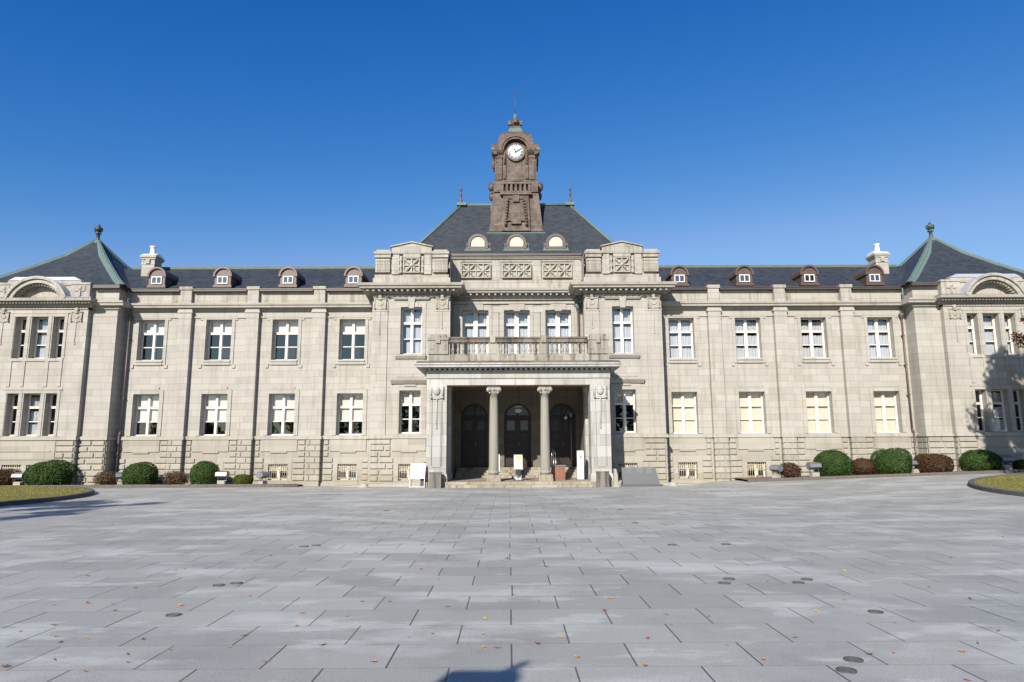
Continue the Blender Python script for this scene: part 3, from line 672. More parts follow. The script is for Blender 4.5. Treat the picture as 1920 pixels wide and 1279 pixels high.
# bays beside the portico
BC = 5.53
def bay_wall(mb):
    sheet(mb, 3.55, 7.5, 2.46, 10.2, BF, [(BC-.56, BC+.56, 6.61, 9.10, .45), (BC-.55, BC+.55, 2.53, 4.73, .45)])
    mb.add([(7.5,BF,-.3),(7.5,W+.2,-.3),(7.5,W+.2,12.0),(7.5,BF,12.0)], [(0,1,2,3)])
    mb.add([(3.55,BF,4.6),(3.55,W+.2,4.6),(3.55,W+.2,12.0),(3.55,BF,12.0)], [(3,2,1,0)])
    for a, b in ((6.76, 7.56), (3.50, 4.30)):
        mb.box(a, b, BF-.055, BF+.06, 2.461, 9.4); mb.box(a-.015, b+.015, BF-.075, BF+.04, 8.86, 8.93)
    P = BF-.04; c = BC
    for q in (-1, 1): mb.box(c+q*.56, c+q*.76, P, BF+.01, 6.61, 9.10); mb.box(c+q*.55, c+q*.74, P, BF+.01, 2.47, 4.73); mb.box(c+q*.74, c+q*.82, P+.01, BF+.01, 2.47, 5.02)
    mb.box(c-.76, c+.76, P, BF+.01, 9.10, 9.32); mb.box(c-.74, c+.74, P, BF+.01, 4.73, 5.02)
    mb.prism_y([(c-.13,9.02),(c+.13,9.02),(c+.19,9.62),(c-.19,9.62)], BF-.13, BF+.01)
    for q in (-1, 1): mb.prism_y([(c+q*.16,9.10),(c+q*.36,9.10),(c+q*.36,9.34),(c+q*.19,9.34)][::q], BF-.07, BF+.01)
    mb.box(c-.92, c-.2, BF-.12, BF+.01, 9.50, 9.56); mb.box(c+.2, c+.92, BF-.12, BF+.01, 9.50, 9.56)
    mb.box(c-.96, c-.2, BF-.15, BF+.01, 9.561, 9.60); mb.box(c+.2, c+.96, BF-.15, BF+.01, 9.561, 9.60)
    mb.prism_x([(BF+.01,5.06),(BF-.10,5.06),(BF-.24,5.22),(BF-.26,5.32),(BF+.01,5.35)], c-.98, c+.98)
    mb.box(c-.30, c+.30, BF-.09, BF+.01, 4.94, 5.03)
    mb.prism_x([(BF+.01,6.36),(BF-.10,6.36),(BF-.20,6.50),(BF-.20,6.57),(BF+.05,6.60)], c-.78, c+.78)
    mb.box(c-.72, c+.72, BF-.03, BF+.01, 5.42, 6.358)
B('wall', 'stone', both(bay_wall))
def bay_base(mb):
    y = BF-.10
    sheet(mb, 3.9, 7.55, -.3, 2.27, y, [(BC-.50, BC+.50, .18, 1.0, .3)])
    rustic(mb, 4.1, 7.5, y, [(BC-.74, BC+.74, 0, 1.25), (BC-.9, BC+.9, 1.6, 2.3)], seed=12)
    mb.add([(7.55,y,-.3),(7.55,W,-.3),(7.55,W,2.27),(7.55,y,2.27)], [(0,1,2,3)])
    for k in range(7): mb.box(7.53, 7.585, y+.05, W-.15, .13+k*CH+.035, .13+(k+1)*CH-.035)
    mb.box(BC-.86, BC+.86, y-.05, y+.01, 1.66, 2.268); mb.box(BC-.4, BC+.4, y-.062, y+.01, 1.58, 1.72)
    mb.box(BC-.72, BC-.505, y-.02, y+.01, .1, 1.18); mb.box(BC+.505, BC+.72, y-.02, y+.01, .1, 1.18); mb.box(BC-.505, BC+.505, y-.02, y+.01, 1.0, 1.18)
B('base_wall', 'base', both(bay_base))
def bay_string(mb):
    mb.box(4.0, 7.66, BF-.19, BF+.01, 2.275, 2.40); mb.box(4.0, 7.63, BF-.15, BF+.01, 2.402, 2.46)
    mb.box(7.501, 7.66, BF+.011, W-.1, 2.275, 2.40)
B('string_course', 'trim', both(bay_string))
def bay_cornice(mb):
    pr = [(0.0, 9.985), (.66, 9.99), (.68, 10.08), (.76, 10.11), (.80, 10.24), (0.0, 10.27)]
    def ring(d): return [(3.55-d, BF-d), (7.5+d, BF-d)]
    # front face sweep with mitred returns
    for (d0,z0),(d1,z1) in zip(pr, pr[1:]):
        a0, b0 = 3.55-d0, 7.5+d0; a1, b1 = 3.55-d1, 7.5+d1
        f0, f1 = BF-d0, BF-d1
        mb.add([(a0,f0,z0),(b0,f0,z0),(b1,f1,z1),(a1,f1,z1)], [(0,1,2,3)])
        mb.add([(b0,f0,z0),(b0,W+.1,z0),(b1,W+.1,z1),(b1,f1,z1)], [(0,1,2,3)])
        mb.add([(a0,f0,z0),(a0,W+.1,z0),(a1,W+.1,z1),(a1,f1,z1)], [(3,2,1,0)])
    mb.box(3.49, 7.56, BF-.10, BF+.02, 9.62, 9.72); mb.box(3.47, 7.58, BF-.14, BF+.02, 9.80, 9.958)
    for i in range(16):
        x = 3.30 + (7.75-3.30)*i/15; mb.box(x-.055, x+.055, BF-.54, BF-.1, 9.86, 9.988)
    for i in range(4):
        y = BF - .35 + i*.33
        mb.box(7.55, 7.98, y-.05, y+.05, 9.86, 9.984); mb.box(3.07, 3.5, y-.05, y+.05, 9.86, 9.984)
B('cornice', 'trim', both(bay_cornice))
def bay_attic(mb):
    y = BF-.20; c = BC
    mb.box(3.50, 7.55, y-.06, y+1.2, 10.271, 10.62); mb.box(3.58, 7.47, y-.02, y+1.18, 10.621, 10.80)
    mb.box(3.70, 7.36, y+.02, y+1.1, 10.801, 11.90)
    for a, b in ((6.62, 7.46), (3.60, 4.44)):
        mb.box(a+.04, b-.04, y-.16, y+.018, 10.90, 11.62)
        for i in range(8):
            x = a+.12 + (b-a-.24)*i/7; mb.box(x-.03, x+.02, y-.19, y-.15, 10.96, 11.48)
        mb.box(a+.02, b-.02, y-.20, y+.6, 11.50, 11.56); mb.box(a+.0, b-.0, y-.22, y+.8, 11.68, 11.86); mb.box(a-.04, b+.04, y-.28, y+.9, 11.861, 12.0)
        mb.box(a+.06, b-.06, y-.12, y+.8, 12.001, 12.12)
    # central aedicule
    for q in (-1, 1):
        mb.box(c+q*.66, c+q*1.04, y-.10, y+.1, 10.801, 11.88)
        mb.lathe([(.10,10.85),(.10,10.95),(.06,10.98),(.06,11.15),(.10,11.2),(.10,11.26),(.06,11.3),(.06,11.5),(.10,11.55),(.10,11.62),(.07,11.66),(.07,11.78)], c+q*.57, y-.06, 8)
        mb.box(c+q*1.06, c+q*1.22, y-.02, y+.1, 11.1, 11.66)
    mb.prism_y([(c-1.05,11.9),(c+1.05,11.9),(c+1.05,12.24),(c,12.48),(c-1.05,12.24)], y-.16, y+.9)
    mb.prism_y([(c-1.12,12.243),(c,12.49),(c+1.12,12.243),(c+1.12,12.30),(c,12.55),(c-1.12,12.30)], y-.24, y+.95)
    mb.box(c-.46, c+.46, y-.13, y+.1, 11.72, 11.898)
B('parapet', 'top', both(bay_attic))

def star_panel(c, y, z0, z1, hw, n):
    """pierced lattice: n squares with crosses"""
    m = MB(); h = z1-z0; w = 2*hw/n
    m.box(c-hw, c+hw, y+.02, y+.03, z0, z1)
    t = .030
    for q0, q1, z0_, z1_ in ((c-hw, c+hw, z1-.05, z1), (c-hw, c+hw, z0, z0+.05), (c-hw, c-hw+.05, z0+.05, z1-.05), (c+hw-.05, c+hw, z0+.05, z1-.05)): m.box(q0, q1, y-.09, y+.02, z0_, z1_)
    for i in range(n):
        cx = c-hw+w*(i+.5); cz = (z0+z1)/2
        for (x0,zz0,x1,zz1) in ((cx-w/2,z0,cx+w/2,z1),(cx-w/2,z1,cx+w/2,z0)):
            for (px_, pz_) in ((x0, zz0), (x1, zz1)):
                qx, qz = cx+(px_-cx)*.52, cz+(pz_-cz)*.52; m.bar((cx, y-.02, cz), (qx, y-.05, qz), .03, 6, .075); m.bar((qx, y-.05, qz), (cx+(px_-cx)*.94, y-.02, cz+(pz_-cz)*.94), .075, 6, .02)
        m.box(cx-w/2, cx+w/2, y-.06, y+.02, cz-t, cz+t); m.box(cx-t, cx+t, y-.065, y+.02, z0, z1)
        m.bar((cx, y-.10, cz), (cx, y, cz), .09, 10)
        m.box(cx-w/2-.02, cx-w/2+.02, y-.055, y+.02, z0, z1)
    return m
for s in (-1, 1): star_panel(s*BC, BF-.24, 10.88, 11.70, .43, 1).build('lattice_panel', 'carve', bld, OFF)
for s in (-1, 0, 1):
    m = star_panel(s*2.22, W-.10, 10.93, 11.75, .80, 2); m.build('lattice_panel', 'carve', bld, OFF)

# centre wall above the balcony, frieze wall
def cen_wall(mb):
    sheet(mb, -3.55, 3.55, 5.9, 9.9, W, [(c-.70, c+.70, 6.0, 9.16, .45) for c in (-2.24, 0, 2.24)])
    for c in (-2.24, 0, 2.24):
        P = W-.04
        for q in (-1, 1): mb.box(c+q*.70, c+q*.88, P, W+.01, 6.0, 9.16)
        mb.box(c-.88, c+.88, P, W+.01, 9.16, 9.44); mb.box(c-.42, c+.42, P-.05, W+.01, 9.17, 9.48); mb.box(c-.17, c+.17, P-.10, W+.01, 9.09, 9.2)
    for x in (-1.12, 1.12): mb.box(x-.14, x+.14, W-.07, W+.01, 6, 9.0); mb.box(x-.16, x+.16, W-.09, W+.01, 9.001, 9.06)
    for x in (-3.34, 3.34): mb.box(x-.10, x+.10, W-.09, W+.01, 6, 9.42)
    mb.box(-3.5, 3.5, W-.12, W+.01, 9.50, 9.60)
B('wall', 'stone', (lambda a: (cen_wall(a), a)[1])(MB()))
m = MB()
m.prism_x([(W+.1,10.03),(W-.44,10.05),(W-.46,10.13),(W-.53,10.16),(W-.56,10.28),(W+.1,10.33)], -3.5, 3.5)
m.box(-3.5, 3.5, W-.10, W+.1, 9.84, 10.029); m.box(-3.5, 3.5, W-.13, W-.02, 9.72, 9.74)
for i in range(20):
    x = -3.15 + 6.3*i/19; m.box(x-.05, x+.05, W-.36, W-.05, 9.93, 10.045)
m.box(-3.55, 3.55, W-.16, W+.3, 12.0, 12.06); m.box(-3.55, 3.55, W-.22, W+.3, 12.061, 12.13)
B('cornice', 'trim', m)
m = MB()
m.box(-3.55, 3.55, W-.02, W+.3, 10.33, 12.0)
m.box(-3.5, 3.5, W-.10, W-.021, 10.331, 10.62); m.box(-3.5, 3.5, W-.07, W-.021, 10.621, 10.82)
for x in (-3.3, -1.11, 1.11, 3.3): m.box(x-.24, x+.24, W-.08, W-.021, 10.821, 11.86)
m.box(-3.5, 3.5, W-.075, W-.021, 11.861, 11.999)
for s in (-1, 1):       # masonry behind the bay attics that carries the main roof
    m.box(s*3.551, s*7.49, W+.25, 42, 10.0, 12.05)
B('frieze_wall', 'top', m)
m = MB(); m.box(-3.55, 3.55, W-.30, W-.1, 12.14, 12.26); B('gutter', 'gutter', m)
# rear walls close the building; near-black sheets stand in for shade in rooms
m = MB(); m.box(-28.7, 28.7, 42.5, 42.8, -.3, 10.3); m.box(-7.4, 7.4, 41.9, 42.3, 10, 12.3)
B('rear_wall', 'stone', m)
m = MB(); m.box(-28.6, -3.6, 37.5, 37.6, -.2, 10.2); m.box(3.6, 28.6, 37.5, 37.6, -.2, 10.2); m.box(-3.5, 3.5, 38.2, 38.3, -.2, 10.2)
for s in (-1, 1): m.box(s*21.2, s*28.6, 36.5, 36.55, -.2, 10.2); m.box(s*3.7, s*7.4, 36.2, 36.25, -.2, 9.9)
B('interior_shade', 'shade_black', m)

# portico
PFR = 32.0
def portico(mb):
    # corner piers at the front, matching piers at the wall
    for (ya, yb) in ((PFR, PFR+.95), (BF-.70, BF-.005)):
        mb.box(3.36, 4.28, ya, yb, .55, 4.70)
        mb.box(3.30, 4.34, ya-.05, yb+ (.05 if ya < 33 else 0), .249, .50); mb.prism_x([(ya-.04,.50),(ya,.60),(ya,.5)], 3.32, 4.32)
        mb.box(3.33, 4.31, ya-.025, yb, .50, .55)
    mb.box(3.62, 4.02, PFR-.03, PFR+.01, .9, 3.9)
    # entablature
    mb.box(3.34, 4.30, PFR, BF, 4.70, 5.02)
    mb.box(3.32, 4.32, PFR-.02, BF, 5.06, 5.40)
    mb.box(3.30, 4.33, PFR-.04, BF, 5.021, 5.058)
pm = both_one(portico)
pm.box(-3.34, 3.34, PFR, PFR+.70, 4.70, 5.02); pm.box(-3.32, 3.32, PFR-.018, PFR+.7, 5.06, 5.40); pm.box(-3.30, 3.30, PFR-.045, PFR+.7, 5.021, 5.058)
B('portico', 'portico', pm)
m = MB()
pr = [(0.0, 5.475), (.42, 5.48), (.43, 5.50), (.47, 5.505), (.475, 5.60), (.53, 5.62), (.53, 5.685), (.10, 5.78), (-.2, 5.79)]
for (d0,z0),(d1,z1) in zip(pr, pr[1:]):
    a0, a1, f0_, f1_ = 4.30+d0, 4.30+d1, PFR-d0, PFR-d1
    if a1 < 4.3: a1 = 4.1
    m.add([(-a0,f0_,z0),(a0,f0_,z0),(a1,f1_,z1),(-a1,f1_,z1)], [(0,1,2,3)])
    m.add([(a0,f0_,z0),(a0,BF,z0),(a1,BF,z1),(a1,f1_,z1)], [(0,1,2,3)]); m.add([(-a0,f0_,z0),(-a0,BF,z0),(-a1,BF,z1),(-a1,f1_,z1)], [(3,2,1,0)])
for i in range(38):
    x = -4.40 + 8.8*i/37; m.box(x-.06, x+.06, PFR-.26, PFR-.02, 5.40, 5.48)
for s in (-1, 1):
    for i in range(10): m.box(s*4.31, s*4.50, PFR+.15+i*.3, PFR+.25+i*.3, 5.40, 5.48)
B('cornice', 'portico', m)
# carved pendants on the piers
for s in (-1, 1):
    m = MB(); c = s*3.82; y = PFR-.03
    m.box(c-.32, c+.32, y-.05, y+.03, 4.15, 4.66); m.prism_y([(c-.32,4.15),(c-.16,4.06),(c+.16,4.06),(c+.32,4.15)], y-.04, y+.03)
    for q in (-1, 1): m.ball((c+q*.27, y-.07, 4.12), .06, 8, 6); m.bar((c+q*.27, y-.06, 4.6), (c+q*.27, y-.06, 4.15), .05, 6)
    m.ball((c, y-.07, 4.42), .17, 10, 8, (1, .6, 1.2)); m.bar((c, y-.03, 4.08), (c, y-.03, 2.75), .03, 6, .02); m.ball((c, y-.03, 2.72), .045, 6, 5, (1, .7, 1.6))
    for q in (-1, 1): m.box(c+q*.22, c+q*.25, y-.02, y+.01, 1.0, 4.0)
    m.build('carved_pendant', 'portico', bld, OFF)
# ceiling
m = MB(); m.box(-3.34, 3.34, PFR+.7, 37.5, 4.88, 4.98); B('ceiling', 'ceil', m)
# columns
for c in (-1.165, 1.245):
    cy = PFR+.42
    m = MB(); prof = [(.235,.55),(.235,.60),(.27,.62),(.275,.66),(.235,.70),(.225,.74)]
    for i in range(13):
        t = i/12; prof.append((.228 - .040*t**1.6, .76 + (4.27-.76)*t))
    prof += [(.21,4.275),(.21,4.30)]
    m.lathe(prof, c, cy, 28); col = m.build('column', 'column', bld, OFF)
    m = MB(); m.box(c-.335, c+.335, cy-.335, cy+.335, .251, .36); m.box(c-.32, c+.32, cy-.32, cy+.32, .361, .548); m.build('plinth', 'step', col, OFF)
    m = MB(); m.lathe([(.19,4.30),(.20,4.36),(.25,4.46),(.27,4.50)], c, cy, 20); m.box(c-.30, c+.30, cy-.28, cy+.28, 4.60, 4.698); m.box(c-.27, c+.27, cy-.26, cy+.26, 4.50, 4.60)
    for q in (-1, 1):
        m.bar((c+q*.25, cy-.27, 4.50), (c+q*.25, cy+.27, 4.50), .105, 14); m.bar((c+q*.25, cy-.285, 4.50), (c+q*.25, cy+.285, 4.50), .05, 10)
        m.bar((c+q*.19, cy-.24, 4.36), (c+q*.19, cy+.24, 4.36), .05, 8)
    m.ball((c, cy-.27, 4.52), .06, 8, 6); m.build('capital', 'carve', col, OFF)
# balcony balustrade
m = MB()
m.box(-4.26, 4.26, PFR+.06, PFR+.36, 5.74, 6.10); m.box(-4.22, 4.22, PFR+.10, PFR+.34, 6.101, 6.18)
cop = MB(); cop.box(-3.30, 3.30, PFR+.14, PFR+.30, 6.69, 6.74); cop.box(-3.30, 3.30, PFR+.08, PFR+.36, 6.741, 6.92)
cop.box(-3.30, 3.30, PFR+.03, PFR+.41, 6.921, 7.0)
for s in (-1, 1):
    m.box(s*3.32, s*4.27, PFR+.04, PFR+.60, 6.181, 6.84); m.box(s*3.30, s*4.32, PFR+.0, PFR+.64, 6.841, 7.0); m.box(s*3.42, s*4.20, PFR+.06, PFR+.56, 7.001, 7.12)
    m.box(s*3.70, s*3.90, PFR-.04, PFR+.2, 6.70, 7.08)
    m.box(s*3.42, s*3.56, PFR+.015, PFR+.05, 6.40, 6.46); m.box(s*4.02, s*4.16, PFR+.015, PFR+.05, 6.40, 6.46)
    m.box(s*1.02, s*1.42, PFR+.08, PFR+.36, 6.181, 6.73); m.box(s*1.08, s*1.34, PFR-.0, PFR+.38, 6.72, 7.06)
    m.box(s*3.95, s*4.2, PFR+.6, BF-.01, 5.74, 6.18); m.box(s*3.93, s*4.22, PFR+.6, BF-.01, 6.74, 6.98)
m.box(-3.9, 3.9, PFR+.34, W-.01, 5.60, 5.98)
bal = B('balustrade', 'rail', m)
B('coping', 'coping', cop, bal)
m = MB(); m.prism_x([(PFR-.50,5.69),(PFR-.48,5.70),(PFR+.05,5.86),(PFR+.05,5.76)], -4.78, 4.78); B('weathering', 'coping', m, bal)
bm_ = MB().lathe([(.075,0),(.075,.05),(.045,.07),(.06,.12),(.082,.17),(.075,.22),(.045,.34),(.038,.40),(.055,.42),(.055,.44),(.042,.455),(.075,.47),(.075,.51)], 0, 0, 10)
bme = bm_.mesh('baluster', MAT['rail'])
bx = []
for (a, b) in ((-3.22, -1.50), (-.95, .95), (1.50, 3.22)):
    for i in range(7): bx.append((a+.11 + (b-a-.22)*i/6, PFR+.22))
for s in (-1, 1):
    for i in range(7): bx.append((s*4.07, PFR+.80+i*.30))
for (x, y) in bx:
    o = bpy.data.objects.new('baluster', bme); COL.objects.link(o); o.parent = bal; o.location = (x, y-BY, 6.181)

# porch floor, outside steps, inner stairs
m = MB()
m.box(-3.30, 3.30, 31.75, 37.5, -.3, .25); m.box(-3.30, 3.30, 31.42, 31.749, -.3, .13)
m.box(-4.34, -3.301, 31.85, BF, -.3, .248); m.box(3.301, 4.34, 31.85, BF, -.3, .248)
m.prism_x([(0,0)]*0 or [(31.40,-.3),(31.42,-.3),(31.42,.0),(31.40,.0)], -3.3, 3.3)
for k in range(4): m.box(-3.25, 3.25, 36.0+.30*k, 37.5, .251+.127*k, .25+.127*(k+1))
B('steps', 'step', m)
# porch back wall with three arched doorways
DX = [-2.33, .02, 2.43]
m = MB(); DW = .73; zs_ = 3.45
yb = 37.3; ZT = 4.9
xs_ = [-3.6]; 
segs = []
prev = -3.6
for c in DX:
    m.add([(prev,yb,.2),(c-DW,yb,.2),(c-DW,yb,ZT),(prev,yb,ZT)], [(0,1,2,3)])
    n = 16; arc = [(c-DW*math.cos(math.pi*i/n), zs_+DW*math.sin(math.pi*i/n)) for i in range(n+1)]
    for (x0,z0),(x1,z1) in zip(arc, arc[1:]):
        m.add([(x0,yb,z0),(x1,yb,z1),(x1,yb,ZT),(x0,yb,ZT)], [(0,1,2,3)])
        m.add([(x0,yb,z0),(x1,yb,z1),(x1,yb+.35,z1),(x0,yb+.35,z0)], [(3,2,1,0)])
    for q, fl in ((-1, 0), (1, 1)):
        v = [(c+q*DW,yb,.2),(c+q*DW,yb+.35,.2),(c+q*DW,yb+.35,zs_),(c+q*DW,yb,zs_)]; m.add(v, [(0,1,2,3) if not fl else (3,2,1,0)])
    prev = c+DW
m.add([(prev,yb,.2),(3.6,yb,.2),(3.6,yb,ZT),(prev,yb,ZT)], [(0,1,2,3)])
for c in DX:
    m.box(c-.10, c+.10, yb-.07, yb+.01, 4.19, 4.48)
for s in (-1, 1):
    x = s*3.35
    m.add([(x,BF-.01,.2),(x,37.4,.2),(x,37.4,ZT),(x,BF-.01,ZT)], [(0,1,2,3)])
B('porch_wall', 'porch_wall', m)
for c in DX:
    m = MB(); yd = yb+.22
    n = 16; pts = [(c-DW,.76),(c+DW,.76)] + [(c+DW*math.cos(math.pi*i/n), zs_+DW*math.sin(math.pi*i/n)) for i in range(n+1)]
    m.prism_y(pts, yd, yd+.05)
    m.box(c-.74, c+.74, yd-.05, yd+.01, 3.42, 3.52); m.arc_y(c, zs_, DW-.10, DW-.005, yd-.04, yd+.01, 0, 180, 16)
    for q in (-.36, .36):
        m.box(c+q-.30, c+q+.30, yd-.02, yd+.01, .80, 3.40)
        for (z0, z1) in ((.88,1.28),(1.36,1.68),(1.76,2.1),(2.18,2.6)): m.bbox(c+q-.22, c+q+.22, yd-.045, yd-.018, z0, z1, .015)
        m.box(c+q-.24, c+q+.24, yd-.045, yd-.021, 2.68, 2.72); m.box(c+q-.24, c+q+.24, yd-.045, yd-.021, 3.28, 3.32)
    m.box(c-.03, c+.03, yd-.05, yd+.01, 3.52, 4.15); m.box(c-.03, c+.03, yd-.04, yd+.01, .78, 3.40)
    d = m.build('door', 'door', bld, OFF)
    g_ = MB()
    for q in (-.36, .36): g_.box(c+q-.20, c+q+.20, yd-.03, yd-.022, 2.74, 3.26)
    for q in (-1, 1):
        pp = [(c+q*.06, 3.55)] + [(c+q*.60*math.cos(math.pi/2*i/8)+q*.02, 3.55+.56*math.sin(math.pi/2*i/8)) for i in range(9)]
        g_.prism_y(pp if q > 0 else pp[::-1], yd-.012, yd-.004)
    g_.build('pane', 'door_glass' if abs(c) > 1 else 'sky_tint_glass', d, OFF)
    h_ = MB(); h_.bar((c+.06, yd-.10, 1.9), (c+.06, yd-.10, 2.15), .015, 6); h_.build('handle', 'steel', d, OFF)

# ---------------------------------------------------------------- windows
def make_window(w, h, cols, kind, rows=(.34, .67), reveal=.33, bar=.055, mull=.12):
    """origin at sill centre on the wall plane; parts: frame, pane, blind or curtain"""
    root = MB(); t = bar; y0, y1 = reveal, reveal+.10; hw = w/2
    root.box(-hw+.001, -hw+t, y0, y1, .001, h-.001); root.box(hw-t, hw-.001, y0, y1, .001, h-.001)
    root.box(-hw+t, hw-t, y0, y1, .001, t+.02); root.box(-hw+t, hw-t, y0, y1, h-t, h-.001)
    if cols == 2: root.box(-mull/2, mull/2, y0-.03, y1, t+.02, h-t)
    z2 = h*rows[1]; z1 = h*rows[0]
    for a, b in (((-hw+t, -mull/2), (mull/2, hw-t)) if cols == 2 else ((-hw+t, hw-t),)):
        root.box(a, b, y0-.02, y1, z2-.045, z2+.045); root.box(a-.02, b+.02, y0-.05, y1-.05, z2+.046, z2+.075)
        root.box(a, b, y0+.02, y1, z1-.022, z1+.022)
        for (za, zb) in ((t+.02, z1-.022), (z1+.022, z2-.045), (z2+.045, h-t)):   # sash stiles
            for x in (a, b-.025): root.box(x, x+.025, y0+.03, y1-.01, za, zb)
    root.box(-hw+.002, hw-.002, y0-.05, y0-.002, .002, .05)
    me = root.mesh('window', MAT['frame'])
    kids = []
    p = MB(); p.add([(-hw+t,y0+.06,t),(hw-t,y0+.06,t),(hw-t,y0+.06,h-t),(-hw+t,y0+.06,h-t)], [(0,1,2,3)])
    kids.append(('pane', p.mesh('pane', MAT['glass'])))
    def blind(z0, z1, mat):
        b = MB(); b.box(-hw+.01, hw-.01, y1+.03, y1+.045, z0, z1); kids.append(('blind', b.mesh('blind', MAT[mat])))
    def curtain(x0, x1, z0, z1, ph=0):
        n = 44; vs = []; fs = []
        for i in range(n+1):
            x = x0+(x1-x0)*i/n; yy = y1+.10+.022*math.sin(i*1.25+ph)+.012*math.sin(i*.5+ph*2)
            vs += [(x, yy, z0+.015*math.sin(i*1.9)), (x, yy, z1-.03*abs(math.sin(i*.45+ph)))]
        fs = [(2*i, 2*i+2, 2*i+3, 2*i+1) for i in range(n)]
        c = MB(); c.add(vs, fs, True); kids.append(('curtain', c.mesh('curtain', MAT['curtain'])))
    if kind == 'top_blind': blind(z2-.02, h-.01, 'blind')
    elif kind == 'two_blind': blind(z1+.0, h-.01, 'blind')
    elif kind == 'full_blind': blind(.01, h-.01, 'blind_warm')
    elif kind == 'curtain': curtain(-hw+.02, hw-.02, .02, z1-.08, 0.3); curtain(-hw+.02, hw-.02, z1+.02, z2-.14, 1.1); curtain(-hw+.02, hw-.02, z2+.05, h-.13, 2.0)
    elif kind == 'curtain_part': curtain(-hw+.25, hw-.02, .02, z1-.10, 0.3); curtain(-hw+.2, hw-.02, z1+.02, z2-.16, 1.1); curtain(-hw+.1, hw-.02, z2+.05, h-.16, 2.0)
    elif kind == 'dark': pass
    return me, kids
def put_window(spec, x, yplane, z, name='window'):
    me, kids = spec
    o = bpy.data.objects.new(name, me); COL.objects.link(o); o.parent = bld; o.location = (x, yplane-BY, z)
    for n, k in kids:
        c = bpy.data.objects.new(n, k); COL.objects.link(c); c.parent = o
    return o
wU_L = make_window(1.38, 2.21, 2, 'top_blind'); wL_L = make_window(1.38, 2.2, 2, 'two_blind')
wU_R = make_window(1.38, 2.21, 2, 'curtain'); wL_R = make_window(1.38, 2.2, 2, 'full_blind')
for c in WINS:
    put_window(wU_L, -c, W, 6.49); put_window(wL_L, -c, W, 2.49); put_window(wU_R, c, W, 6.49); put_window(wL_R, c, W, 2.49)
bU = make_window(1.12, 2.49, 2, 'curtain'); bU2 = make_window(1.12, 2.49, 2, 'curtain_part'); bL = make_window(1.10, 2.2, 2, 'top_blind')
put_window(bU2, -BC, BF, 6.61); put_window(bU, BC, BF, 6.61)
for s in (-1, 1): put_window(bL, s*BC, BF, 2.53)
cU = make_window(1.40, 3.16, 2, 'curtain', rows=(.545, .76), mull=.20, bar=.08); cU2 = make_window(1.40, 3.16, 2, 'curtain_part', rows=(.545, .76), mull=.20, bar=.08)
put_window(cU2, -2.24, W, 6.0); put_window(cU, 0, W, 6.0); put_window(cU, 2.24, W, 6.0)
pn = make_window(.57, 2.19, 1, 'curtain_part', reveal=.36, bar=.06); pw_ = make_window(.85, 2.19, 1, 'curtain', reveal=.36, bar=.06)
pn2 = make_window(.57, 2.17, 1, 'dark', reveal=.36, bar=.06); pwb = make_window(.85, 2.17, 1, 'curtain', reveal=.36, bar=.06)
for s in (-1, 1):
    for dx, hw in PW:
        put_window(pw_ if hw > .4 else pn, s*(PC+dx), QF, 6.47); put_window(pwb if hw > .4 else pn2, s*(PC+dx), QF, 2.49)
# basement windows with iron grilles
gr = MB(); y0 = .06
for i in range(9):
    x = -.44+.88*i/8; gr.bar((x, y0, .03), (x, y0, .80), .011, 5)
    gr.bar((x, y0, .78), (x, y0, .82), .022, 4, .003); 
for z in (.10, .50, .68): gr.box(-.49, .49, y0-.008, y0+.008, z-.012, z+.012)
for i in range(8):
    x = -.385+.77*i/7
    for z in (.585,): gr.add(*(lambda mm: (mm.v, mm.f))(MB().arc_y(x, z, .035, .052, y0-.006, y0+.006, 0, 360, 10)))
gr.box(-.05, .05, y0-.03, y0-.01, .14, .50); gr.bar((0, y0-.05, .56), (0, y0-.01, .56), .05, 8)
gme = gr.mesh('window_grille', MAT['grille'])
bw = MB(); bw.box(-.49, .49, .24, .30, .0, .05); bw.box(-.49, -.43, .24, .30, .05, .82); bw.box(.43, .49, .24, .30, .05, .82); bw.box(-.03, .03, .24, .30, .05, .78); bw.box(-.43, .43, .24, .30, .77, .82); bw.box(-.43, .43, .25, .29, .40, .43)
bwm = bw.mesh('basement_window', MAT['frame']); bp = MB(); bp.add([(-.43,.27,.05),(.43,.27,.05),(.43,.27,.78),(-.43,.27,.78)], [(0,1,2,3)]); bpm = bp.mesh('pane', MAT['glass'])
for s in (-1, 1):
    for (c, y) in [(q, W-.12) for q in WINS] + [(BC, BF-.10)]:
        o = bpy.data.objects.new('basement_window', bwm); COL.objects.link(o); o.parent = bld; o.location = (s*c, y-BY, .18)
        for n, k in (('grille', gme), ('pane', bpm)): q = bpy.data.objects.new(n, k); COL.objects.link(q); q.parent = o
    for dx in (-.62, .62):
        o = bpy.data.objects.new('basement_window', bwm); COL.objects.link(o); o.parent = bld; o.location = (s*(PC+dx), QF-.08-BY, .30); o.scale = (1, 1, .92)
        for n, k in (('grille', gme), ('pane', bpm)): q = bpy.data.objects.new(n, k); COL.objects.link(q); q.parent = o

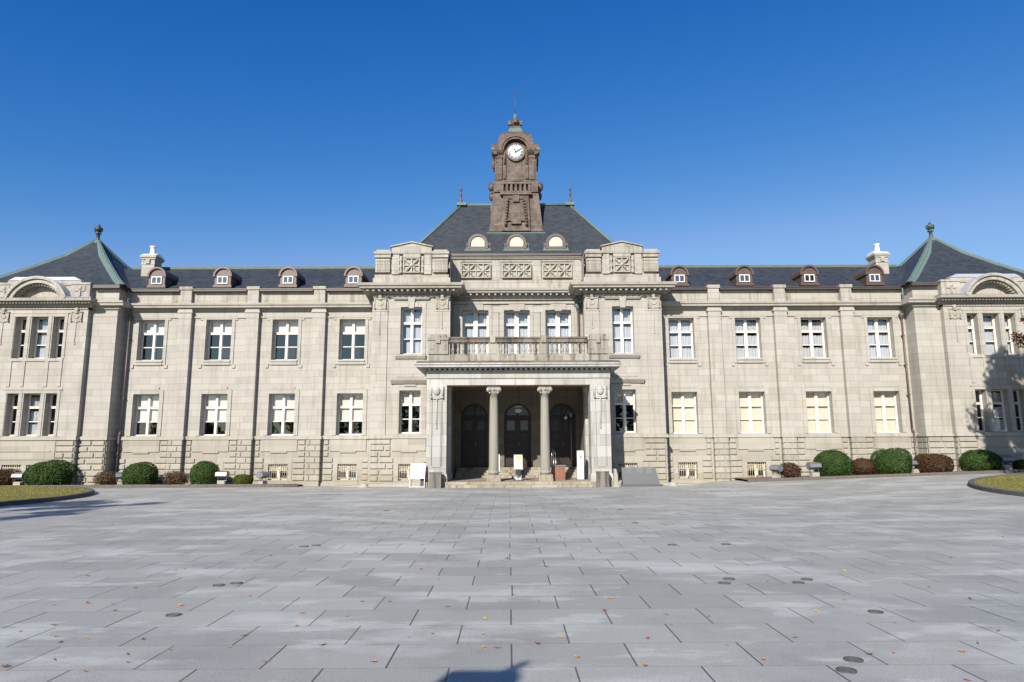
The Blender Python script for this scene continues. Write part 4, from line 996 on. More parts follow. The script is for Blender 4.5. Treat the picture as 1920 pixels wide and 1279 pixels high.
# ---------------------------------------------------------------- dormers
def wing_dormer():
    m = MB(); hw = .44; y0 = 36.3; zb, zs = 10.52, 11.12
    def rz(y): return RW[1] + (y-RW[0])*(RW[3]-RW[1])/(RW[2]-RW[0])
    yb_ = 38.3
    m.box(-hw, hw, y0, yb_, zb, zs)
    m.arc_y(0, zs, .0, hw, y0+.002, yb_, 0, 180, 14)
    m.arc_y(0, zs, hw-.03, hw+.07, y0-.10, yb_, -6, 186, 16)
    m.box(-hw-.06, hw+.06, y0-.05, y0+.2, zb-.04, zb+.10); m.box(-hw-.02, hw+.02, y0-.035, y0+.01, zs-.03, zs+.03)
    f = MB(); f.box(-.27, .27, y0-.05, y0-.002, 10.70, 11.07)
    for q in (-1, 1): pass
    fr = MB()
    for (a, b, c, d) in ((-.28, .28, 10.68, 10.73), (-.28, .28, 11.05, 11.10), (-.28, -.235, 10.731, 11.049), (.235, .28, 10.731, 11.049), (-.025, .025, 10.731, 11.049)):
        fr.box(a, b, y0-.055, y0-.005, c, d)
    pn_ = MB(); pn_.box(-.235, .235, y0-.03, y0-.022, 10.73, 11.05)
    return m.mesh('dormer', MAT['copper'], (0, 36.3, 0)), fr.mesh('dormer_window', MAT['frame'], (0, 36.3, 0)), pn_.mesh('pane', MAT['pane_dark'], (0, 36.3, 0))
t = NT('dark_pane'); MAT['pane_dark'] = t.fin((0.02, 0.025, 0.04), 0.04, 0, 1.0); t.p.inputs['IOR'].default_value = 2.0
dm, dfm, dpm = wing_dormer()
for s in (-1, 1):
    for c in (8.90, 12.46, 16.02, 19.60):
        o = bpy.data.objects.new('dormer', dm); COL.objects.link(o); o.parent = bld; o.location = (s*c, 0, 0)
        q = bpy.data.objects.new('window', dfm); COL.objects.link(q); q.parent = o
        q = bpy.data.objects.new('pane', dpm); COL.objects.link(q); q.parent = o
for c in (-2.13, 0.0, 2.17):      # round-headed dormers of the main roof
    y = 36.42
    m = MB(); m.box(c-.56, c+.56, y, y+.9, 12.62, 12.95); m.arc_y(c, 12.95, 0, .50, y, y+1.2, 0, 180, 18)
    m.arc_y(c, 12.95, .42, .54, y-.07, y+1.2, 0, 180, 20); m.arc_y(c, 12.95, .40, .45, y-.10, y, 0, 180, 20)
    m.box(c-.56, c-.42, y-.07, y, 12.66, 12.95); m.box(c+.42, c+.56, y-.07, y, 12.66, 12.95); m.box(c-.42, c+.42, y-.07, y, 12.62, 12.72); m.box(c-.62, c+.62, y-.06, y+.1, 12.56, 12.64)
    for q in (-1, 1): m.ball((c+q*.56, y-.03, 12.84), .10, 8, 6, (.7, .6, 1.3))
    dd = m.build('dormer', 'copper', bld, OFF)
    f = MB(); pts = [(c-.36,12.76),(c+.36,12.76)] + [(c+.385*math.cos(math.pi*i/14), 12.95+.385*math.sin(math.pi*i/14)) for i in range(15)]
    f.prism_y(pts, y-.04, y-.01); f.build('louvre_board', 'board', dd, OFF)
    f = MB(); f.prism_x([(y-.16,12.50),(y-.05,12.62),(y-.03,12.58),(y-.13,12.46)], c-.72, c+.72)
    for q in (-1, 1): f.prism_x([(y-.13,12.5),(y+.25,13.05),(y+.27,13.0),(y-.11,12.46)], c+q*.60-.05, c+q*.60+.08)
    f.build('flashing', 'patina', dd, OFF)

# chimneys
for s in (-1, 1):
    c = s*21.18; y = 38.2; m = MB()
    m.box(c-.36, c+.36, y, y+.8, 11.4, 12.62); m.box(c-.39, c+.39, y-.03, y+.83, 12.30, 12.36)
    m.box(c-.42, c+.42, y-.06, y+.86, 12.621, 12.72); m.box(c-.47, c+.47, y-.11, y+.91, 12.721, 12.84)
    m.box(c-.11, c+.11, y-.10, y+.01, 12.36, 12.62); m.box(c-.37, c-.26, y-.02, y+.1, 12.36, 12.62)
    ch = m.build('chimney', 'stone', bld, OFF)
    m = MB(); m.prism_x([(y-.09,12.841),(y+.89,12.841),(y+.6,13.0),(y+.2,13.0)], c-.44, c+.44); m.lathe([(.24,12.98),(.15,13.06),(.13,13.3),(.13,13.42),(.17,13.44),(.17,13.50)], c+.0, y+.4, 12)
    m.build('chimney_pot', 'white', ch, OFF)

# downpipes
def pipe(c, y, ztop, zbot, mat='pipe', hop=True, upper=None):
    m = MB(); m.bar((c, y, ztop), (c, y, 2.75), .045, 8); m.bar((c, y, 2.75), (c, y-.12, 2.5), .045, 8); m.bar((c, y-.12, 2.5), (c, y-.12, zbot), .045, 8)
    if hop: m.lathe([(.05,ztop-.06),(.07,ztop),(.13,ztop+.12),(.14,ztop+.22),(.11,ztop+.23)], c, y, 10)
    z = ztop-1
    while z > 3: m.box(c-.07, c+.07, y-.05, y+.13, z, z+.04); z -= 1.6
    p = m.build('downpipe', mat, bld, OFF)
    q = MB(); q.bar((c+.0, y, ztop+.2), (c, y, ztop+.55), .04, 8); q.bar((c, y, ztop+.55), (c-.12*(1 if c > 0 else -1)*0, y-.30, ztop+.75), .04, 8); q.bar((c, y-.32, 9.45), (c, y-.32, 10.2), .04, 8)
    q.build('swan_neck', 'patina', p, OFF)
for s in (-1, 1): pipe(s*20.78, 36.12, 8.65, .0)
m = MB(); c = 7.68; m.bar((c, 36.1, 9.9), (c, 36.1, 2.6), .05, 8); m.bar((c, 36.1, 2.6), (c, 36.0, 2.4), .05, 8); m.bar((c, 36.0, 2.4), (c, 36.0, 0), .05, 8)
m.build('downpipe', 'gutter', bld, OFF)
m = MB(); c = 3.27; m.bar((c, 35.95, 9.2), (c, 35.95, 6.0), .045, 8); p = m.build('downpipe', 'pipe', bld, OFF)
q = MB(); q.lathe([(.05,9.1),(.09,9.18),(.17,9.28),(.17,9.38),(.10,9.42)], c, 35.95, 10); q.bar((c, 35.95, 9.4), (c-.05, 35.95, 10.0), .05, 8); q.build('rainwater_head', 'patina', p, OFF)

# ---------------------------------------------------------------- clock tower
TY = 39.0
def sqr(prof, mb): mb.lathe(prof, 0, TY, square=True)
m = MB()
sqr([(1.66,13.0),(1.60,13.6),(1.50,14.4),(1.41,15.3),(1.33,16.2),(1.27,16.75),(1.25,17.05)], m)
sqr([(1.20,17.051),(1.20,17.2),(1.13,17.22),(1.13,19.0)], m)
# front apron panel, garlands
fy = lambda z: TY - (1.66 - (z-13.0)*.1025) - .02
m.add([(-.82,fy(14.0)-.10,13.98),(.82,fy(14.0)-.10,13.98),(.72,fy(16.3)-.16,16.30),(-.72,fy(16.3)-.16,16.30),(-.82,fy(14.0)+.2,13.98),(.82,fy(14.0)+.2,13.98),(.72,fy(16.3)+.2,16.30),(-.72,fy(16.3)+.2,16.30)],
      [(0,1,2,3),(1,5,6,2),(0,3,7,4),(3,2,6,7),(0,4,5,1)])
m.box(-.90, .90, TY-1.60, TY-1.2, 16.18, 16.40)      # ledge under the openings
for s in (-1, 1):
    m.add([(s*.52,fy(14.2)-.20,14.25),(s*.66,fy(14.2)-.20,14.25),(s*.60,fy(16.0)-.24,15.95),(s*.46,fy(16.0)-.24,15.95),(s*.52,fy(14.2),14.25),(s*.66,fy(14.2),14.25),(s*.60,fy(16.0),15.95),(s*.46,fy(16.0),15.95)],
          [(0,1,2,3)[::s],(1,5,6,2)[::s],(0,3,7,4)[::s],(3,2,6,7)[::s],(0,4,5,1)[::s]])
    for k in range(9):
        z = 14.35+k*.18; m.ball((s*(.60-.035*k/2), fy(z)-.24, z), .08, 7, 5)
m.box(-.50, .50, TY-1.74, TY-1.3, 14.55, 14.68); m.box(-.28, .28, TY-1.78, TY-1.3, 14.36, 14.56)
m.box(-.46, .46, TY-1.60, TY-1.3, 15.92, 16.04); m.box(-.18, .18, TY-1.66, TY-1.3, 15.72, 16.12)
# openings under the clock stage: posts in front of a black panel
for i in range(7):
    x = -.78+1.56*i/6; m.box(x-.065, x+.065, TY-1.44, TY-1.18, 16.401, 16.86)
m.box(-.88, .88, TY-1.47, TY-1.18, 16.861, 17.0)
for s in (-1, 1):
    m.box(s*.84, s*1.28, TY-1.40, TY-1.1, 16.401, 17.05)
    m.ball((s*1.42, TY-.75, 16.95), .20, 10, 8, (1,1,1.5)); m.ball((s*1.42, TY+.75, 16.95), .20, 10, 8, (1,1,1.5)); m.ball((s*1.38, TY-.75, 16.62), .10, 8, 6)
    m.box(s*1.2, s*1.5, TY-.4, TY+.4, 15.6, 15.95)
# clock stage: pilasters, recess
for s in (-1, 1):
    m.box(s*.80, s*1.10, TY-1.24, TY-1.0, 17.22, 18.55); m.box(s*.76, s*1.14, TY-1.28, TY-1.0, 18.551, 18.66); m.box(s*1.02, s*1.22, TY-1.16, TY+1.16, 17.22, 18.60)
    m.box(s*.56, s*.74, TY-1.22, TY-1.0, 17.30, 19.05)
    m.bar((s*.64, TY-1.26, 18.9), (s*.64, TY-1.26, 18.28), .055, 7); m.ball((s*.64, TY-1.26, 18.24), .075, 7, 5)
    m.box(s*1.10, s*1.16, TY-1.20, TY+1.20, 18.3, 18.70)
m.box(-.42, .42, TY-1.20, TY-1.0, 17.22, 17.36); m.box(-.30, .30, TY-1.24, TY-1.0, 17.14, 17.26)
# cornice broken by round hoods on the faces
CZ = 18.92
for k in range(4):
    t_ = MB()
    for s in (-1, 1):
        t_.prism_x([(-1.10,18.72),(-1.26,18.74),(-1.36,18.84),(-1.42,18.98),(-1.10,19.04)], s*.72 if s > 0 else -1.40, 1.40 if s > 0 else -.72)
        t_.box(s*.72, s*1.20, -1.24, -.9, 18.62, 18.72)
    t_.arc_y(0, 19.02, .68, .80, -1.36, -.8, -4, 184, 22); t_.arc_y(0, 19.02, .80, .88, -1.42, -.7, -4, 184, 22)
    t_.arc_y(0, CZ, .47, .56, -1.27, -1.1, 0, 360, 28)
    a = k*math.pi/2; ca, sa = math.cos(a), math.sin(a)
    m.add([(x*ca-y*sa, TY+x*sa+y*ca, z) for x,y,z in t_.v], t_.f)
for s in (-1, 1):
    for q in (-1, 1): m.box(s*.86, s*1.14, TY+q*.86, TY+q*1.14, 19.04, 19.42) if q > 0 else m.box(s*.86, s*1.14, TY-1.14, TY-.86, 19.04, 19.42)
sqr([(1.12,19.0),(1.08,19.4),(1.00,19.9),(.92,20.15),(.78,20.32),(.62,20.45),(.46,20.58)], m)
tw = B('clock_tower', 'tower', m)
m = MB(); sqr([(.50,20.52),(.44,20.62),(.36,20.80),(.33,20.86)], m)
for s in (-1, 1): m.box(s*1.22, s*1.42, TY-1.42, TY-1.2, 18.99, 19.12)
m.box(-1.66, 1.66, TY-1.68, TY-1.50, 13.78, 13.88)
for s in (-1, 1): m.bar((s*1.62, TY-1.62, 13.8), (s*1.42, TY+.0, 15.95), .06, 5)
B('roof_flashing', 'patina', m)
m = MB(); sqr([(.30,20.86),(.30,21.02),(.16,21.06)], m); m.lathe([(.12,21.04),(.10,21.14),(.24,21.20),(.30,21.32),(.27,21.44),(.14,21.50),(.13,21.62),(.16,21.66),(.10,21.70)], 0, TY, 14)
for k in range(4):
    a = k*math.pi/2; x, y = .34*math.cos(a), TY+.34*math.sin(a); m.box(x-.09, x+.09, y-.09, y+.09, 21.20, 21.46)
B('finial', 'tower', m, tw)
m = MB(); m.lathe([(.15,21.66),(.13,21.74),(.04,21.95),(.02,21.98)], 0, TY, 12); B('finial_cap', 'patina', m, tw)
m = MB(); m.bar((0,TY,21.9), (0,TY,23.3), .025, 6, .014); m.lathe([(.03,23.25),(.045,23.3),(.01,23.42)], 0, TY, 6); B('lightning_rod', 'copper', m, tw)
m = MB(); m.box(-.88, .88, TY-1.30, TY-1.255, 16.42, 16.84); B('opening_shade_panel', 'shade_black', m, tw)  # black panel stands in for the shade inside the openings
# clock dial
m = MB(); m.bar((0, TY-1.17, CZ), (0, TY-1.25, CZ), .48, 40); face = B('clock_face', 'clock', m)
ROM = ['XII', 'I', 'II', 'III', 'IIII', 'V', 'VI', 'VII', 'VIII', 'IX', 'X', 'XI']
m = MB()
for i, r_ in enumerate(ROM):
    vs, fs = text_mesh(r_, .155, .003, .005); a = -i*math.pi/6
    m.add([((x)*math.cos(a)-(y+.375)*math.sin(a), TY-1.254-z, CZ+(x)*math.sin(a)+(y+.375)*math.cos(a)) for x,y,z in vs], [f[::-1] for f in fs])
m.arc_y(0, CZ, .462, .472, TY-1.262, TY-1.245, 0, 360, 40)
B('numerals', 'black', m, face)
for ang, L, w_ in ((335.0, .29, .034), (61, .40, .026)):
    a = rad(90-ang); m = MB(); d = Vector((math.cos(a), 0, math.sin(a))); n_ = Vector((-math.sin(a), 0, math.cos(a))); c0 = Vector((0, TY-1.275, CZ))
    ps_ = [c0-d*.08-n_*w_*.6, c0-d*.08+n_*w_*.6, c0+d*L*.55+n_*w_*1.3, c0+d*L, c0+d*L*.55-n_*w_*1.3]
    m.add([tuple(p) for p in ps_]+[(p.x, p.y-.012, p.z) for p in ps_], [(0,1,2,3,4),(9,8,7,6,5)]+[(i, (i+1)%5, 5+(i+1)%5, 5+i) for i in range(5)])
    B('clock_hand', 'black', m, face)

# ---------------------------------------------------------------- ramps beside the porch
for s in (-1, 1):
    m = MB()
    m.prism_y([(s*4.33,.245),(s*4.33,-.3),(s*9.2,-.3),(s*9.2,-.05),(s*8.6,-.02)][::(1 if s < 0 else -1)], 33.6, 35.0)
    m.prism_y([(s*4.4,.20),(s*4.4,-.3),(s*7.0,-.3),(s*7.0,.02)][::(1 if s < 0 else -1)], 33.3, 33.598)
    m.build('ramp', 'concrete', bld, OFF)

# ---------------------------------------------------------------- loose things in the porch
def thing(name, loc, label, cat, group=None):
    o = empty(name, (loc[0], loc[1], loc[2])); return tag(o, label, cat, group)
r_ = thing('pendant_lantern', (X0+.03, 34.8, 4.88), 'white globe lantern hanging on a rod from the porch ceiling', 'lantern')
m = MB(); m.bar((0,0,0),(0,0,-.85), .015, 6); m.lathe([(.02,-.85),(.04,-.88),(.2,-.98)], 0, 0, 12); m.build('rod', 'iron', r_)
m = MB(); m.lathe([(.02,-.90),(.18,-.97),(.23,-1.04),(.24,-1.10)], 0, 0, 16); m.lathe([(.22,-1.13),(.20,-1.24),(.13,-1.32),(.03,-1.36)][::-1], 0, 0, 16); m.build('globe', 'globe', r_)
m = MB(); m.lathe([(.25,-1.13),(.25,-1.09)], 0, 0, 16); m.build('band', 'iron', r_)

# sign with yellow lines on a dark stand
r_ = thing('sign_stand', (X0-.02, 33.0, .25), 'white sign with yellow lines on black stand weighted by silver bags', 'sign')
m = MB(); m.box(-.20, .20, -.015, .015, .53, 1.20); m.build('sign_board', 'white', r_)
m = MB(); m.box(-.17, .16, -.021, -.0155, 1.06, 1.14); m.box(-.04, .15, -.021, -.0155, .93, 1.04); m.build('yellow_lettering', 'yellow', r_)
m = MB()
for k in range(5): m.box(-.15, .12-.03*(k%2), -.020, -.0155, .86-.06*k, .875-.06*k)
m.build('grey_lettering', 'lamp_body', r_)
m = MB(); m.box(-.12, .12, .02, .05, .05, .53); m.box(-.22, .22, -.20, .22, 0, .03); m.build('stand', 'black', r_)
for x, y, z in ((-.11,-.12,.12),(.11,-.12,.11),(-.05,-.24,.07),(.09,-.25,.07)):
    m = MB(); m.ball((x,y,z), .09, 10, 7, (1.1,.9,.75)); m.bar((x,y,z+.05),(x+.06,y,z+.16), .02, 5, .008); m.build('sand_bag', 'silver', r_)
# thin white panel beside the left column
r_ = thing('upright_notice', (X0-.94, 34.0, .25), 'narrow white panel standing just right of the left column', 'panel')
m = MB(); m.box(-.025, .025, -.25, .25, .12, 1.22); m.build('board', 'white', r_)
m = MB(); m.box(-.03, .03, -.28, .28, 0, .03); m.bar((0,-.2,.03),(0,-.2,.12), .012, 6); m.bar((0,.2,.03),(0,.2,.12), .012, 6); m.build('foot', 'steel', r_)
# red-brown counter box
r_ = thing('reception_box', (X0+1.90, 33.1, .25), 'red-brown wooden box counter open to the right beside the right column', 'counter')
m = MB(); m.box(-.30, .32, 0, .05, 0, .66); m.box(.27, .32, .051, .95, 0, .66); m.box(-.30, -.25, .051, .95, 0, .66); m.build('panel', 'box_wood', r_)
m = MB(); m.box(-.34, .36, -.03, 1.0, .661, .70); m.build('top', 'lamp_body', r_)
m = MB(); m.bbox(-.20, .22, -.012, 0, .08, .58, .006); m.build('front_panel', 'box_wood', r_)
# steel handrail at the stairs
r_ = thing('handrail', (X0+1.84, 35.6, .25), 'steel tube handrail beside the right hand doorway stairs', 'handrail')
m = MB()
for x in (0, .10): m.bar((x,0,0),(x,0,1.22), .018, 8); m.bar((x,0,1.22),(x,1.5,1.55), .018, 8); m.bar((x,1.5,.5),(x,1.5,1.55), .018, 8)
m.build('tube', 'steel', r_)
# white kiosk pillar
r_ = thing('sign_pillar', (X0+3.0, 33.6, .25), 'tall white pillar sign with small grey emblem inside the right pier', 'sign')
m = MB(); m.box(-.155, .155, -.10, .10, .03, 1.38); m.build('body', 'white', r_)
m = MB(); m.box(-.17, .17, -.13, .13, 0, .03); m.build('foot', 'steel', r_)
m = MB(); m.box(-.04, .06, -.106, -.1005, 1.03, 1.13); m.box(-.10, -.06, -.106, -.1005, 0, 0.001); m.box(-.02, .06, -.106, -.1005, .89, .905); m.build('emblem', 'grey_print', r_)
# camera pole in the right doorway
r_ = thing('camera_pole', (X0+2.86, 36.7, .50), 'thin grey pole with a curved camera arm in the right doorway', 'camera pole')
m = MB(); m.bar((0,0,0),(0,0,3.0), .035, 8); m.lathe([(.10,0),(.10,.03),(.04,.05)], 0, 0, 10); m.build('pole', 'lamp_body', r_)
m = MB(); m.box(-.06, .06, -.06, .06, 2.9, 3.12); m.bar((-.05,0,3.05),(-.22,0,3.08), .03, 8); m.bar((-.22,0,3.08),(-.27,0,2.92), .03, 8); m.ball((-.12,0,3.2), .05, 8, 6); m.build('arm', 'lamp_body', r_)
m = MB(); m.lathe([(.03,2.78),(.08,2.82),(.09,2.90),(.04,2.94)], -.27, 0, 10); m.build('camera_head', 'white', r_)

# ---------------------------------------------------------------- things in front of the facade
r_ = thing('notice_board', (X0-4.62, 31.6, 0), 'blank white board on white tube legs left of the steps', 'notice board')
m = MB(); m.add([(-.32,-.02,.42),(.32,-.02,.42),(.34,.18,1.08),(-.30,.18,1.08),(-.32,.0,.42),(.32,.0,.42),(.34,.20,1.08),(-.30,.20,1.08)], [(0,1,2,3),(7,6,5,4),(0,3,7,4),(1,5,6,2),(3,2,6,7),(0,4,5,1)]); m.build('board', 'white', r_)
for s in (-1, 1):
    m = MB(); m.bar((s*.33,-.14,0),(s*.33,.0,.45), .018, 6); m.bar((s*.33,.0,.45),(s*.33,.20,1.08), .018, 6); m.build('leg', 'white', r_)
    m = MB(); m.bar((s*.33,.40,0),(s*.33,.20,1.05), .016, 6); m.build('leg', 'lamp_body', r_)
m = MB(); m.bar((-.33,-.13,.05),(.33,-.13,.05), .016, 6); m.build('crossbar', 'white', r_)

for s, lab in ((-1, 'weathered grey stone block left of the porch steps'), (1, 'weathered grey stone block right of the porch steps')):
    r_ = thing('stone_block', (X0+s*3.80, 31.45, 0), lab, 'stone block', 'stone blocks flanking the porch steps')
    m = MB(); m.box(-.27, .27, -.02, .36, -.05, .66)
    m.build('shaft', 'block', r_)
    m = MB(); m.box(-.285, .285, -.035, .375, .661, .70)
    for k in range(5): m.box(-.22+k*.1, -.19+k*.1, -.028, -.02, .05, .62)
    m.build('cap', 'block', r_)
# rounded low buttress ends at the outer sides of the piers
for s, lab in ((-1, 'dark curved stone wheel guard at the left porch pier'), (1, 'pale curved stone wheel guard at the right porch pier')):
    r_ = thing('wheel_guard', (X0+s*4.42, 31.75, 0), lab, 'wheel guard', 'wheel guards at the porch piers')
    m = MB(); m.prism_y([(-.09,-.05),(.12 if s<0 else .09,-.05),(.12 if s<0 else .09,.5),(.03,.80),(-.06,.80)], 0, .9); m.build('guard', 'kerb_shaded' if s < 0 else 'carve', r_)
    m = MB(); m.box(-.13, .14, -.05, .95, -.06, .08); m.build('foot', 'concrete', r_)

# name stone
r_ = thing('name_stone', (X0+5.58, 31.95, g(6.04, 31.95)), 'dark grey granite name stone with cut characters right of the porch', 'name stone')
m = MB(); m.add([(-.83,-.10,.10),(.87,-.10,.10),(.72,.12,.86),(-.83,.12,.86),(-.83,.28,.10),(.87,.28,.10),(.72,.28,.86),(-.83,.28,.86)], [(0,1,2,3),(1,5,6,2),(0,3,7,4),(3,2,6,7),(0,4,5,1),(4,7,6,5)]); m.build('slab', 'slab', r_)
m = MB(); m.box(-.94, 1.0, -.18, .36, -.06, .098); m.build('plinth', 'slab', r_)
m = MB(); ang = math.atan2(.22, .76)
for i, chr_ in enumerate('文翔館'):
    vs, fs = text_mesh(chr_, .30, .004)
    bxc = (-.50, -.02, .42)[i]; bz = .70
    m.add([(bxc+x, -.10+.22*((bz+y*math.cos(ang))-.10)/.76 - z - .008, bz+y*math.cos(ang)) for x,y,z in vs], [f[::-1] for f in fs])
m.build('cut_lettering', 'slabtext', r_)
r_ = thing('stone_pot', (X0+4.60, 31.9, -.01), 'small round stone pot between the right pier and name stone', 'pot')
m = MB(); m.lathe([(.08,0),(.10,.02),(.12,.20),(.14,.24),(.11,.24)], 0, 0, 14); m.build('pot', 'concrete', r_)
m = MB(); m.lathe([(.10,.241),(.03,.26)], 0, 0, 10); m.build('moss', 'leaf_lime', r_)
for s, lab in ((-1, 'rounded stone at the foot of the left ramp'), (1, 'rounded stone at the foot of the right ramp')):
    m = MB(); m.lathe([(.30,-.06),(.30,.0),(.20,.02),(.19,.10),(.13,.17),(.02,.19)], 0, 0, 16)
    o = m.build('boundary_stone', 'concrete', None, loc=(X0+s*7.2, 32.45, g(X0+s*7.2, 32.45)))
    tag(o, lab, 'stone', 'rounded stones at the ramp feet')

# planting beds, kerbs, lawns
def kerb_line(pts, w, h, mat, name):
    m = MB()
    for (xa, ya), (xb, yb2) in zip(pts, pts[1:]):
        d = Vector((xb-xa, yb2-ya)); L = d.length; n = max(1, round(L/.9)); d /= L; nn = Vector((-d.y, d.x))
        for i in range(n):
            p = Vector((xa, ya)) + d*(L*i/n + .006); q = Vector((xa, ya)) + d*(L*(i+1)/n - .006)
            za, zb = g(p.x, p.y), g(q.x, q.y); dh = random.uniform(-.004, .004)
            b_ = .018
            v = [(p.x,p.y,za-.15),(q.x,q.y,zb-.15),(q.x+nn.x*w,q.y+nn.y*w,zb-.15),(p.x+nn.x*w,p.y+nn.y*w,za-.15)]
            v += [(x,y,z+.15+h-b_+dh) for x,y,z in v]
            k = .02
            pi, qi = p+nn*k+d*.008, q+nn*k-d*.008; pj, qj = p+nn*(w-k)+d*.008, q+nn*(w-k)-d*.008
            v += [(pi.x,pi.y,za+h+dh),(qi.x,qi.y,zb+h+dh),(qj.x,qj.y,zb+h+dh),(pj.x,pj.y,za+h+dh)]
            m.add(v, [(0,1,5,4),(1,2,6,5),(2,3,7,6),(3,0,4,7),(4,5,9,8),(5,6,10,9),(6,7,11,10),(7,4,8,11),(8,9,10,11)])
    return tag(m.build(name, mat), kind='structure')
KY = 33.7
kerb_line([(-30, KY), (-10.9, KY)], .16, .15, 'kerb', 'kerb'); kerb_line([(11.6, KY), (31, KY)], .16, .15, 'kerb', 'kerb')
kerb_line([(-10.9, KY), (-10.3, KY+.35)], .16, .15, 'kerb', 'kerb')
def bed(x0, x1, name):
    m = MB(); n = 60; ys2 = [KY+.15, KY+.6, KY+1.2, KY+2.0, KY+2.6]
    vs = [(x0+(x1-x0)*i/n, y, g(x0+(x1-x0)*i/n, y)+.10+random.uniform(-.02, .03)) for y in ys2 for i in range(n+1)]
    m.add(vs, [(j*(n+1)+i, j*(n+1)+i+1, (j+1)*(n+1)+i+1, (j+1)*(n+1)+i) for j in range(4) for i in range(n)], True)
    tag(m.build(name, 'soil'), kind='structure')
bed(-30, -10.7, 'planting_bed'); bed(11.7, 31, 'planting_bed')
ISL = [(-24.5, 24.2, 8.75), (24.7, 22.7, 8.1)]
for (cx, cy, R) in ISL:
    pts = [(cx+R*math.cos(2*math.pi*i/72), cy+R*math.sin(2*math.pi*i/72)) for i in range(73)]
    kerb_line(pts, .20, .15, 'kerb_shaded', 'lawn_kerb')
    m = MB(); vs = [(cx, cy, g(cx, cy)+.22)]
    rings = 14
    for j in range(1, rings+1):
        r = (R-.19)*j/rings
        for i in range(72):
            a = 2*math.pi*i/72; x, y = cx+r*math.cos(a), cy+r*math.sin(a); vs.append((x, y, g(x, y)+.12+.10*(1-(j/rings)**2)+random.uniform(-.006, .006)))
    fs = [(0, 1+i, 1+(i+1)%72) for i in range(72)] + [(1+(j-1)*72+i, 1+j*72+i, 1+j*72+(i+1)%72, 1+(j-1)*72+(i+1)%72) for j in range(1, rings) for i in range(72)]
    m.add(vs, fs, True); tag(m.build('lawn', 'lawn'), kind='structure')
m = MB(); rnd = random.Random(5)
for (cx, cy, R) in ISL:
    for _ in range(16000):
        a = rnd.uniform(0, 2*math.pi); r = (R-.2)*math.sqrt(rnd.random()); x, y = cx+r*math.cos(a), cy+r*math.sin(a)
        if abs(x) > .80*y: continue
        z = g(x, y)+.12+.10*(1-(r/(R-.19))**2); b = rnd.uniform(0, 3.1); w = .012; h = rnd.uniform(.03, .075)
        dx, dy = w*math.cos(b), w*math.sin(b); lx, ly = rnd.uniform(-.03,.03), rnd.uniform(-.03,.03)
        m.add([(x-dx,y-dy,z-.01),(x+dx,y+dy,z-.01),(x+lx,y+ly,z+h)], [(0,1,2)])
tag(m.build('lawn_grass', 'grass'), 'yellowing short grass blades on the two kerbed lawns', 'grass', kind='stuff')

# ---------------------------------------------------------------- shrubs
def leafcloud(mb, pts, size, rnd, asp=1.6):
    for (c, nrm) in pts:
        n = (Vector(nrm) + Vector((rnd.uniform(-.8,.8), rnd.uniform(-.8,.8), rnd.uniform(-.6,.8)))).normalized()
        a = n.cross(Vector((rnd.uniform(-1,1), rnd.uniform(-1,1), rnd.uniform(-1,1)))).normalized(); b = n.cross(a); s_ = size*rnd.uniform(.6, 1.3)
        c = Vector(c); p = [c-a*s_*asp*.5, c-b*s_*.4, c+a*s_*asp*.5, c+b*s_*.4]
        mb.add([tuple(q) for q in p], [(0,1,2,3)])
def shrub(x, y, w, h, mat, label, n=3800, sparse=0.0, seed=0, boxy=1.0):
    rnd = random.Random(seed); z = g(x, y)+.12
    r_ = thing('shrub', (x, y, z), label, 'shrub', 'clipped shrubs along the foot of the facade')
    rx, ry, rz = w/2, w/2*.9, h*.56; cz = h*.46
    lumps = [(rnd.uniform(0, 6.28), rnd.uniform(-.2, 1.2), rnd.uniform(.03, .08)) for _ in range(6)]
    m = MB(); pts = []
    for _ in range(int(n*1.3)):
        th = rnd.uniform(0, 2*math.pi); sz = rnd.uniform(-.82, 1); q = math.sqrt(1-sz*sz)
        if boxy != 1.0: sz_ = math.copysign(abs(sz)**boxy, sz); q_ = q**boxy
        else: sz_, q_ = sz, q
        if sz < 0: q_ = q**.35
        rr_ = 1.0 - sparse*rnd.random()**1.2 - .12*rnd.random()**2
        for (la, lz, lw) in lumps:
            d = (math.cos(th-la)*q + sz*math.sin(lz))
            if d > .8: rr_ += lw*(d-.8)/.2*.55
            elif .55 < d < .72: rr_ -= lw*.35
        if rnd.random() < .04: rr_ *= rnd.uniform(1.02, 1.10)
        p = (rx*q_*math.cos(th)*rr_, ry*q_*math.sin(th)*rr_, max(.02, cz+rz*sz_*rr_))
        pts.append((p, (q*math.cos(th), q*math.sin(th), sz)))
    leafcloud(m, pts, .050+.010*(w > 1.9), rnd)
    if sparse < .3: (m.ball((0,0,cz), 1, 14, 10, (rx*.90, ry*.90, rz*.90)), m.lathe([(.84,0),(.88,cz)], 0, 0, 14) if False else None)
    m.build('foliage', mat, r_)
    s_ = MB()
    st = random.Random(seed+50)
    for _ in range(14 if sparse < .3 else 44):
        a = st.uniform(0, 6.28); t = st.uniform(.3, .95); s_.bar((rx*.25*math.cos(a), ry*.25*math.sin(a), 0), (rx*t*math.cos(a), ry*t*math.sin(a), cz+rz*st.uniform(-.3,.75)), .014, 4, .005)
    s_.build('stems', 'bark' , r_)
SY = 34.75
shrub(X0-25.7, SY, 1.75, .80, 'leaf_rust', 'dark rust brown clipped shrub at the far left edge', 3400, seed=1, boxy=.85)
shrub(X0-23.34, SY, 2.12, 1.20, 'leaf_green', 'largest dark green domed shrub, under the left pavilion', 6500, seed=2)
shrub(X0-20.59, SY, 1.12, .72, 'leaf_brown', 'small sparse red-brown shrub at the left pavilion corner', 1500, .45, seed=3)
shrub(X0-18.85, SY, 1.65, 1.10, 'leaf_green', 'round green shrub between two sparse brown shrubs', 4800, seed=4)
